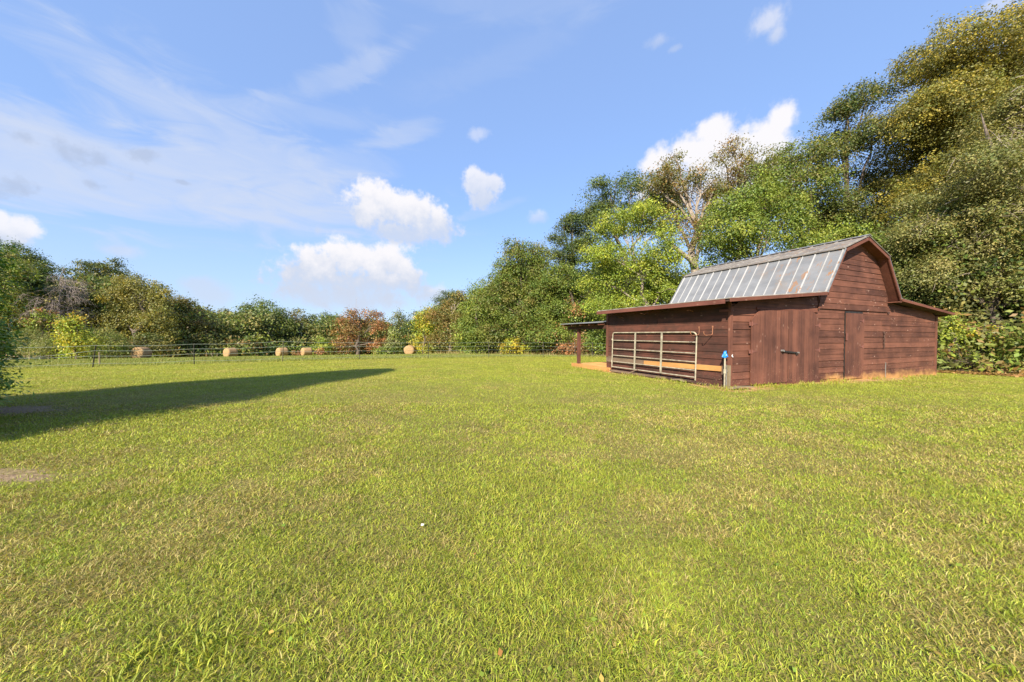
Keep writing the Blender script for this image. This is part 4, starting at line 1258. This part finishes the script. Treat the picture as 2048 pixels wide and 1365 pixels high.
# the wood behind the single trees: one mass nobody could count
SIL = np.array([(-900, 420), (-200, 490), (0, 500), (60, 515), (112, 580), (130, 555), (190, 540), (240, 545), (330, 595), (410, 625), (430, 634), (480, 632), (520, 612), (570, 634), (610, 640), (680, 636), (770, 645), (812, 662), (850, 634), (900, 594), (950, 590), (1000, 540), (1040, 505), (1100, 475), (1150, 450), (1230, 385), (1300, 378), (1400, 372), (1450, 365), (1520, 355), (1580, 330), (1640, 330), (1700, 230), (1760, 225), (1800, 170), (1900, 100), (2048, 60), (3500, 0)], float)
def woods():
    r = np.random.RandomState(91)
    Pc = []; Rc = []
    pts = np.array(EDGE, float)
    seglen = np.hypot(*(pts[1:] - pts[:-1]).T)
    for k in range(len(seglen)):
        n = int(seglen[k] * (110 if k < 3 else 70))
        t = r.rand(n, 1)
        p = pts[k] + (pts[k + 1] - pts[k]) * t
        d = (pts[k + 1] - pts[k]) / seglen[k]
        nrm = np.array([d[1], -d[0]])
        depth = r.uniform(5, 15, (n, 1))
        p = p + nrm * depth
        px = 1024 + F * p[:, 0] / np.maximum(p[:, 1], 1)
        ys = np.interp(px, SIL[:, 0], SIL[:, 1])
        top = CAMZ + (670 - ys) / F * p[:, 1]
        g = gz(p[:, 0], p[:, 1])
        h = g + (top - g) * np.where(p[:, 0] > 12, .50, np.where(p[:, 0] > 4, .60, .86)) * r.rand(n) ** np.where(p[:, 0] > 12, 1.0, .8)
        ok = (p[:, 1] > 9)
        Pc.append(np.stack([p[:, 0], p[:, 1], h], 1)[ok]); 
    for k in range(7, len(pts) - 1):          # round the outer corners of the wood edge
        d0 = (pts[k] - pts[k - 1]) / seglen[k - 1]; d1 = (pts[k + 1] - pts[k]) / seglen[k]
        av = np.array([d0[1] + d1[1], -d0[0] - d1[0]]); av /= np.linalg.norm(av)
        n = 200
        an = math.atan2(av[1], av[0]) + r.uniform(-.9, .9, n)
        rr = r.uniform(3.5, 15, n)
        p = pts[k] + np.stack([np.cos(an) * rr, np.sin(an) * rr], 1)
        px = 1024 + F * p[:, 0] / np.maximum(p[:, 1], 1)
        top = CAMZ + (670 - np.interp(px, SIL[:, 0], SIL[:, 1])) / F * p[:, 1]
        g = gz(p[:, 0], p[:, 1])
        h = g + (top - g) * np.where(p[:, 0] > 4, .6, .80) * r.rand(n) ** 1.0
        ok = (p[:, 1] > 9) & (wood_side(p[:, 0], p[:, 1]) > 2.5)
        Pc.append(np.stack([p[:, 0], p[:, 1], h], 1)[ok])
    cc = np.concatenate(Pc)
    n = len(cc)
    m = 64
    dist = np.hypot(cc[:, 0], cc[:, 1])
    cr = .45 + .016 * dist
    off = r.normal(0, .5, (n, m, 3)) * cr[:, None, None] * np.array([1, 1, .75])
    P = (cc[:, None, :] + off).reshape(-1, 3)
    L = np.repeat(.07 + .0046 * dist, m)[:, None]
    o = np.stack([-cc[:, 0], -cc[:, 1], np.full(n, 6.0)], 1)
    V = leaf_quads(P, np.repeat(unit(o), m, 0), r, L, L * .55, rand=.8)
    pal = np.array(DARK + OLIVE + MID)
    C = np.repeat(pal[r.randint(0, len(pal), n)] * r.uniform(.75, 1.1, (n, 1)), m, 0) * r.uniform(.75, 1.25, (n * m, 1))
    o = leaf_obj('woodland', V, C)
    tag(o, 'dense mixed green wood filling the space behind the single trees', None, None, 'stuff')
    # low undergrowth along the edge
    Pc = []
    for k in range(len(seglen)):
        n = int(seglen[k] * 26)
        t = r.rand(n, 1)
        p = pts[k] + (pts[k + 1] - pts[k]) * t
        d = (pts[k + 1] - pts[k]) / seglen[k]
        p = p + np.array([d[1], -d[0]]) * r.uniform(.2, 3.2, (n, 1))
        h = gz(p[:, 0], p[:, 1]) + r.rand(n) ** 1.6 * r.uniform(.6, 3.4, n)
        Pc.append(np.stack([p[:, 0], p[:, 1], h], 1)[p[:, 1] > 8])
    cc = np.concatenate(Pc); n = len(cc); m = 36
    dist = np.hypot(cc[:, 0], cc[:, 1])
    cr = .35 + .010 * dist
    off = r.normal(0, .5, (n, m, 3)) * cr[:, None, None] * np.array([1, 1, .7])
    P = (cc[:, None, :] + off).reshape(-1, 3)
    P[:, 2] = np.maximum(P[:, 2], gz(P[:, 0], P[:, 1]) + .03)
    L = np.repeat(.10 + .0048 * dist, m)[:, None]
    o = np.stack([-cc[:, 0], -cc[:, 1], np.full(n, 8.0)], 1)
    V = leaf_quads(P, np.repeat(unit(o), m, 0), r, L, L * .5, rand=.8)
    pal = np.array(MID + OLIVE + BROWN + DARK + LIGHT)
    C = np.repeat(pal[r.randint(0, len(pal), n)] * r.uniform(.75, 1.1, (n, 1)), m, 0) * r.uniform(.75, 1.25, (n * m, 1))
    o = leaf_obj('undergrowth', V, C)
    tag(o, 'tangled low undergrowth along the edge of the wood', None, None, 'stuff')
woods()

# ---------------------------------------------------------------- hay bales in the far field
def bale_mesh(seed):
    r = np.random.RandomState(seed)
    R, Lh = .70, .60
    prof = [(-Lh, .02), (-Lh + .0, .30), (-Lh + .01, .52), (-Lh + .05, .64), (-Lh + .14, R)] + [(x, R * .995) for x in np.linspace(-Lh + .28, Lh - .28, 5)] + [(Lh - .14, R), (Lh - .05, .64), (Lh - .01, .52), (Lh, .30), (Lh, .02)]
    n = 40
    V = []
    for i, (x, q) in enumerate(prof):
        for k in range(n):
            a = 2 * math.pi * k / n
            j = 1 + r.normal(0, .012)
            sag = 1 - .07 * max(0, -math.sin(a)) - .03 * max(0, math.sin(a))
            V.append((x + r.normal(0, .008), q * math.cos(a) * j * 1.03, q * math.sin(a) * j * sag))
    Fc = []
    for i in range(len(prof) - 1):
        for k in range(n):
            a = i * n + k; b = i * n + (k + 1) % n
            Fc.append((a, b, b + n, a + n))
    Fc.append(tuple(range(n))[::-1]); Fc.append(tuple(range((len(prof) - 1) * n, len(prof) * n)))
    mb = MB(); mb.smooth = True
    mb.add(V, Fc)
    return mb
for k, (px, Y, s, turn, lab) in enumerate((
        (283, 39.5, 1.0, 100, 'largest round hay bale, seen end on with its side to the right'),
        (461, 45.0, .90, 72, 'round hay bale alone between the second and third fence posts'),
        (564, 46.5, .88, 60, 'pale round hay bale directly behind the third fence post'),
        (613, 49.5, .92, 50, 'round hay bale among small reddish bushes'),
        (752, 54.0, .45, 70, 'smallest low lump of hay at the far field edge'),
        (820, 46.0, .96, 92, 'round hay bale at the foot of the clear yellow tree'))):
    x = float(at(px, 700, Y)[0])
    b = bale_mesh(60 + k).build('hay_bale', M_hay)
    b.location = (x, Y, gz1(x, Y) + .655 * s)
    b.scale = (s * 1.12, s, s)
    b.rotation_euler = (1.3 + 0.4 * k, 0, math.radians(turn))
    b.rotation_mode = 'XYZ'
    tag(b, lab, 'hay bale', 'round hay bales left in the far field')

# ---------------------------------------------------------------- field fence
fence = empty('wire_fence', (-21.2, 17.4, gz1(-21.2, 17.4)))
tag(fence, 'thin steel post and tape wire fence crossing the field behind the lawn', 'fence')
FO = np.array(fence.location)
A = np.array([-21.2, 17.4]); Bv = np.array([2.3, 25.4])
posts = []
lean_ = [(.20, .0), (0, 0), (.06, 0), (-.02, 0), (.02, 0), (0, 0), (.0, 0), (.02, 0), (-.02, 0), (.01, 0)]
for k in range(-1, 10):
    q = A + (Bv - A) * k / 6.0
    g = gz1(q[0], q[1])
    h = 1.12 if k != 2 else 1.22
    ln = lean_[max(0, min(9, k))]
    if k == -1: ln = (0, 0)
    top = np.array([q[0] + ln[0], q[1] + ln[1], g + h])
    posts.append((np.array([q[0], q[1], g]), top))
    m = MB()
    a = np.array([q[0], q[1], g - .15]) - FO; b = top - FO
    m.bar(a, b, .045, .008); m.bar(a + np.array([0, .02, 0]), b + np.array([0, .02, 0]), .008, .036)
    m.build('post', M_tpost if k not in (2,) else M_post, fence)
for j, hh in enumerate((.97, .74, .50, .17)):
    pts = []
    for i, (b0, t0) in enumerate(posts):
        p = b0 + (t0 - b0) * hh - FO + np.array([0, -.02, 0])
        if i == 0 and j == 1: p[2] -= .42
        if pts:
            for s in (.25, .5, .75):
                mdl = pts0 + (p - pts0) * s
                mdl[2] -= .05 * 4 * s * (1 - s)
                pts.append(mdl)
        pts.append(p); pts0 = p
    m = MB(); m.tube(pts, .008 if j < 3 else .007, 5, caps=False); m.build('wire', M_wire, fence)

# old rail fence far left
rf = empty('rail_fence', (-46, 37.5, gz1(-46, 37.5)))
tag(rf, 'old low pale rail fence along the far left field edge', 'fence')
RO_ = np.array(rf.location)
rp = []
for k in range(4):
    x = -56 + 2.3 * k; y = 38.5 - .12 * k
    g = gz1(x, y); rp.append(np.array([x, y, g]))
    m = MB(); m.bar(np.array([x, y, g - .1]) - RO_, np.array([x, y, g + .95]) - RO_, .10, .10); m.build('post', M_post, rf)
for hh in (.85, .50):
    m = MB(); m.tube([p + np.array([0, -.06, hh]) - RO_ for p in rp], .035, 6); m.build('rail', M_post, rf)
# leaning stakes at the field edge
for k, (px, dx, lab) in enumerate(((391, -.55, 'pale stake leaning left behind the second fence post'), (412, .12, 'short upright pale stake left of the lone bale'), (427, -.35, 'pale stake leaning left beside the lone bale'), (434, .05, 'short upright stake nearest the lone bale'))):
    Y = 46.0; x = float(at(px, 710, Y)[0])
    m = MB(); m.tube([(0, 0, -.1), (dx, 0, .85 - .1 * k)], .035, 6)
    o = m.build('wooden_stake', M_post); o.location = (x, Y, gz1(x, Y)); tag(o, lab, 'stake', 'stakes at the far field edge')
p = at(199, 708, 19.5)
m = MB(); m.tube([(0, 0, -.1), (0, 0, .75)], .035, 7)
o = m.build('wooden_stake', M_post); o.location = (float(p[0]), 19.5, gz1(float(p[0]), 19.5)); tag(o, 'short reddish wooden stake just right of the leaning fence post', 'stake')
# radio mast far beyond the wood
Y = 320.0
p = at(712.5, 596, Y)
mz = gz1(float(p[0]), Y)
m = MB()
for dx, dy in ((-.35, -.2), (.35, -.2), (0, .4)):
    m.tube([(dx, dy, 0), (dx, dy, p[2] - mz)], .07, 5)
for k in range(18):
    z = (p[2] - mz) * k / 18
    m.bar((-.35, -.2, z), (.35, -.2, z + 1.2), .05, .05)
o = m.build('radio_mast', M_mast); o.location = (float(p[0]), Y, mz)
tag(o, 'very thin grey radio mast standing far beyond the rust brown oak', 'mast')
# ---------------------------------------------------------------- grass blades
def grass_blades(name, label, X, Y, Hh, Wd, lean, col, r, seg2=True, tilt=None):
    n = len(X)
    Z = gz(X, Y)
    a = r.uniform(0, 2 * math.pi, n)
    face = r.uniform(0, 2 * math.pi, n)
    dx, dy = np.cos(a) * lean, np.sin(a) * lean
    wx, wy = np.cos(face) * Wd * .5, np.sin(face) * Wd * .5
    B = np.stack([X, Y, Z - .004], 1)
    w = np.stack([wx, wy, np.zeros(n)], 1)
    hz = Hh * np.sqrt(np.clip(1 - lean ** 2, .03, 1))
    tip = B + np.stack([dx * Hh, dy * Hh, hz * .82], 1)
    if seg2:
        mid = B + np.stack([dx * Hh * .38, dy * Hh * .38, hz * .58], 1)
        V = np.stack([B - w * .7, B + w * .7, mid + w, mid - w, tip], 1).reshape(-1, 3)
        i = np.arange(n)[:, None] * 5
        Fq = np.concatenate([i, i + 1, i + 2, i + 3, i + 3, i + 2, i + 4], 1)
        sizes = np.tile([4, 3], n)
        C = np.repeat(col, 2, 0)
    else:
        V = np.stack([B - w, B + w, tip], 1).reshape(-1, 3)
        Fq = np.arange(n * 3); sizes = np.full(n, 3); C = col
    return V, Fq, sizes, C

def build_blades(name, label, parts, material=None):
    V = []; Fq = []; S_ = []; C = []; off = 0
    for v, f, s, c in parts:
        V.append(v); Fq.append(f.ravel() + off); S_.append(s); C.append(c); off += len(v)
    o = fast_mesh(name, np.concatenate(V), np.concatenate(Fq), np.concatenate(S_), material or M_grass, cols=np.concatenate(C))
    return tag(o, label, None, None, 'stuff')

GG = np.array([(.295, .350, .034), (.350, .385, .038), (.210, .285, .028), (.390, .375, .050)])
GS = np.array([(.430, .350, .100), (.370, .290, .080), (.480, .410, .150), (.300, .220, .075)])
def lawn_colour(X, Y, r, fresh=1.0):
    n = len(X)
    big = fbm(X * .45 + 3, Y * .45 + 8, 21, 3)
    med = fbm(X * 1.9 + 31, Y * 1.9 + 17, 22, 3)
    fin = fbm(X * 7 + 5, Y * 7 + 2, 23, 2)
    dry = np.clip((med - .47) * 2.3 + (big - .5) * 1.7 + (fin - .5) * 1.3 + .13, .05, .70) * fresh
    isdry = r.rand(n) < dry
    g = GG[r.randint(0, 4, n)]
    lush = np.clip((fbm(X * .9 + 70, Y * .9 + 40, 24, 3) - .45) * 3, 0, 1)[:, None]
    g = g * (1 - .22 * lush) + np.array([.175, .265, .030]) * .22 * lush
    c = np.where(isdry[:, None], GS[r.randint(0, 4, n)], g)
    yel = np.clip((Y - 6) / 16, 0, 1)[:, None]
    c = c * (1 - .42 * yel) + np.array([.370, .335, .045]) * .42 * yel
    tone = .70 + .62 * fbm(X * 2.6 + 2, Y * 2.6 + 60, 25, 4)
    return c * tone[:, None] * r.uniform(.72, 1.28, (n, 1)), isdry

def lawn():
    r = np.random.RandomState(5)
    parts = []
    # density falls with distance while the blades stand for wider tufts
    edges = [0.75, 1.4, 2.2, 3.2, 4.5, 6.5, 9, 12.5, 17, 22, 28]
    for a, b in zip(edges[:-1], edges[1:]):
        m = (a + b) / 2
        D = 19000 * (1.8 / max(m, 1.8)) ** 1.42
        wmax = 1.62 * b + .5
        n = int(D * (b - a) * 2 * wmax)
        Y = r.uniform(a, b, n); X = r.uniform(-wmax, wmax, n)
        ok = np.abs(X) < 1.62 * Y + .5
        X = X[ok]; Y = Y[ok]
        pb = np.maximum(bare_clay(X, Y), bare_gravel(X, Y) * .92) + (fbm(X * 4, Y * 4, 40, 2) - .5) * .7
        u, v = barn_uv(X, Y)
        inside = (u > -.03) & (u < 11.85) & (v > -.03) & (v < 4.9)
        inside |= (u > -.25) & (u < 2.7) & (v > 4.5) & (v < 7.05)
        ok = ~inside & (r.rand(len(X)) > np.clip(pb * 1.25, 0, .97)) & (wood_side(X, Y) < .3)
        X = X[ok]; Y = Y[ok]
        n = len(X)
        c, dry = lawn_colour(X, Y, r)
        sc = (max(m, 1.8) / 1.8) ** .66
        tall = fbm(X * 1.3 + 11, Y * 1.3 + 3, 33, 2)
        H = r.uniform(.018, .046, n) * (.75 + .7 * tall) * (1 + .03 * min(m, 12))
        Wd = r.uniform(.0021, .0041, n) * sc
        lean = np.clip(r.uniform(.35, 1.0, n) ** .8 + dry * .12, 0, .97)
        H = H * np.where(dry, 1.15, 1.0)
        parts.append(grass_blades('', '', X, Y, H, Wd, lean, c, r, seg2=(b <= 6.6)))
    # flat thatch lying on the soil close to the camera
    n = 60000
    Y = 0.8 + 4.7 * r.rand(n) ** .6; X = r.uniform(-1, 1, n) * (1.62 * Y + .4)
    c, dry = lawn_colour(X, Y, r)
    c = np.where((r.rand(n) < .75)[:, None], GS[r.randint(0, 4, n)] * r.uniform(.6, 1.1, (n, 1)), c)
    parts.append(grass_blades('', '', X, Y, r.uniform(.03, .07, n), r.uniform(.002, .0035, n), np.full(n, .985), c, r, seg2=False))
    # coarse taller tufts
    tx = r.uniform(-9, 9, 900); ty = .9 + 8 * r.rand(900) ** .8
    ok = (np.abs(tx) < 1.6 * ty + .3) & (fbm(tx * .8, ty * .8, 51, 2) > .47)
    tx = list(tx[ok]); ty = list(ty[ok])
    for (px, py, k) in ((330, 1300, 12), (400, 1335, 12), (240, 1345, 10), (470, 1290, 8), (1270, 1285, 14), (1235, 1320, 8), (560, 1250, 6), (1290, 1245, 8), (1720, 1180, 6), (1010, 1070, 5), (1960, 1330, 8)):
        d = ray(px, py); s = -CAMZ / d[2]
        for q in range(k):
            tx.append(d[0] * s + r.normal(0, .07)); ty.append(d[1] * s + r.normal(0, .06))
    tx = np.array(tx); ty = np.array(ty)
    k = 11
    X = np.repeat(tx, k) + r.normal(0, .022, len(tx) * k); Y = np.repeat(ty, k) + r.normal(0, .022, len(tx) * k)
    ok = (bare_clay(X, Y) + bare_gravel(X, Y)) < .2
    X = X[ok]; Y = Y[ok]; n = len(X)
    c = GG[r.randint(0, 4, n)] * r.uniform(.8, 1.25, (n, 1))
    parts.append(grass_blades('', '', X, Y, r.uniform(.04, .085, n), r.uniform(.0035, .0065, n), r.uniform(.35, .92, n), c, r, seg2=True))
    # uneven taller grass where the mower cannot reach along the barn
    n = 5200
    u = r.uniform(-.7, 12.1, n); v = -np.abs(r.normal(.34, .16, n))
    k2 = r.rand(n) < .34
    u = np.where(k2, -np.abs(r.normal(.42, .14, n)), u); v = np.where(k2, r.uniform(-.4, 7.1, n), v)
    X = BX + u * BC - v * BS; Y = BY + u * BS + v * BC
    ok = fbm(X * 1.7, Y * 1.7, 81, 2) > .46
    X = X[ok]; Y = Y[ok]; n = len(X)
    c, dry = lawn_colour(X, Y, r)
    parts.append(grass_blades('', '', X, Y, r.uniform(.05, .17, n), r.uniform(.006, .011, n), r.uniform(.1, .8, n), c * .9, r, seg2=True))
    build_blades('grass', 'short patchy yellow green lawn with straw coloured spots', parts)
lawn()

def far_grass():
    r = np.random.RandomState(8)
    # uncut strip beyond the fence, taller and paler
    n = 150000
    Y = 17 + 28 * r.rand(n) ** 1.0; X = r.uniform(-48, 14, n)
    A0 = np.array([-21.2, 17.4]); d = np.array([23.5, 8.0]); d /= np.linalg.norm(d)
    s = -(X - A0[0]) * d[1] + (Y - A0[1]) * d[0]
    w = wood_side(X, Y)
    ok = (s > .1) & (w < .6) & (np.abs(X) < 1.7 * Y)
    X = X[ok]; Y = Y[ok]; w = w[ok]; s = s[ok]; n = len(X)
    c = np.array([(.215, .255, .050), (.250, .270, .055), (.300, .265, .085), (.190, .235, .045)])[r.randint(0, 4, n)]
    weed = np.clip((w + 4.0) / 4, 0, 1) * (X > -12)
    isw = r.rand(n) < weed * .5
    c = np.where(isw[:, None], np.array([(.42, .33, .14), (.34, .25, .10), (.26, .24, .07)])[r.randint(0, 3, n)], c)
    c = c * r.uniform(.75, 1.25, (n, 1)) * (.8 + .4 * fbm(X * .5, Y * .5, 61, 2))[:, None]
    H = r.uniform(.10, .22, n) * np.where(isw, r.uniform(1.5, 4.2, n), 1)
    parts = [grass_blades('', '', X, Y, H, r.uniform(.02, .045, n) * (Y / 28), r.uniform(.1, .75, n), c, r, seg2=False)]
    build_blades('field_grass', 'taller pale grass beyond the wire fence and along the wood', parts)
    # dry leaves and stalks at the foot of the near wood
    n = 26000
    t = r.rand(n)
    k = r.randint(0, 6, n)
    E0 = np.array(EDGE, float)
    P = E0[k] + (E0[k + 1] - E0[k]) * t[:, None] + r.normal(0, .55, (n, 2))
    ok = P[:, 1] > 6
    P = P[ok]; n = len(P)
    Q = np.stack([P[:, 0], P[:, 1], gz(P[:, 0], P[:, 1]) + r.uniform(.01, .06, n)], 1)
    V = leaf_quads(Q, np.tile([0, 0, 1.0], (n, 1)), r, .14, .08, rand=.5)
    pal = np.array([(.17, .095, .045), (.24, .14, .07), (.10, .06, .035), (.20, .15, .05)])
    o = leaf_obj('leaf_litter', V, pal[r.randint(0, 4, n)] * r.uniform(.7, 1.3, (n, 1)))
    tag(o, 'brown fallen leaves along the foot of the wood', None, None, 'stuff')
    # a few fallen leaves and clover leaves on the lawn
    n = 420
    Y = 1.0 + 16 * r.rand(n); X = r.uniform(-1, 1, n) * (1.55 * Y + .2)
    ok = (~((barn_uv(X, Y)[0] > -.2) & (barn_uv(X, Y)[1] > -.2)))
    X = X[ok]; Y = Y[ok]; n = len(X)
    Q = np.stack([X, Y, gz(X, Y) + r.uniform(.02, .045, n)], 1)
    V = leaf_quads(Q, np.tile([0, 0, 1.0], (n, 1)), r, .026, .019, rand=.45, upbias=.9)
    pal = np.array([(.26, .13, .05), (.17, .24, .04), (.14, .22, .04), (.30, .22, .07), (.15, .24, .045)])
    o = leaf_obj('fallen_leaves', V, pal[r.randint(0, 5, n)] * r.uniform(.7, 1.2, (n, 1)))
    tag(o, 'scattered fallen and clover leaves in the lawn', None, None, 'stuff')
far_grass()
d = ray(845, 1061); s = -CAMZ / d[2]
m = MB()
m.add([(-.010, -.006, 0), (.009, -.007, .003), (.011, .005, .007), (.002, .008, .003), (-.008, .006, .008), (0, 0, .009)], [(0, 1, 5), (1, 2, 5), (2, 3, 5), (3, 4, 5), (4, 0, 5), (4, 3, 2, 1, 0)])
o = m.build('paper_scrap', M_white); o.location = (d[0] * s, d[1] * s, .035)
tag(o, 'tiny crumpled white scrap lying in the middle of the lawn', 'scrap')
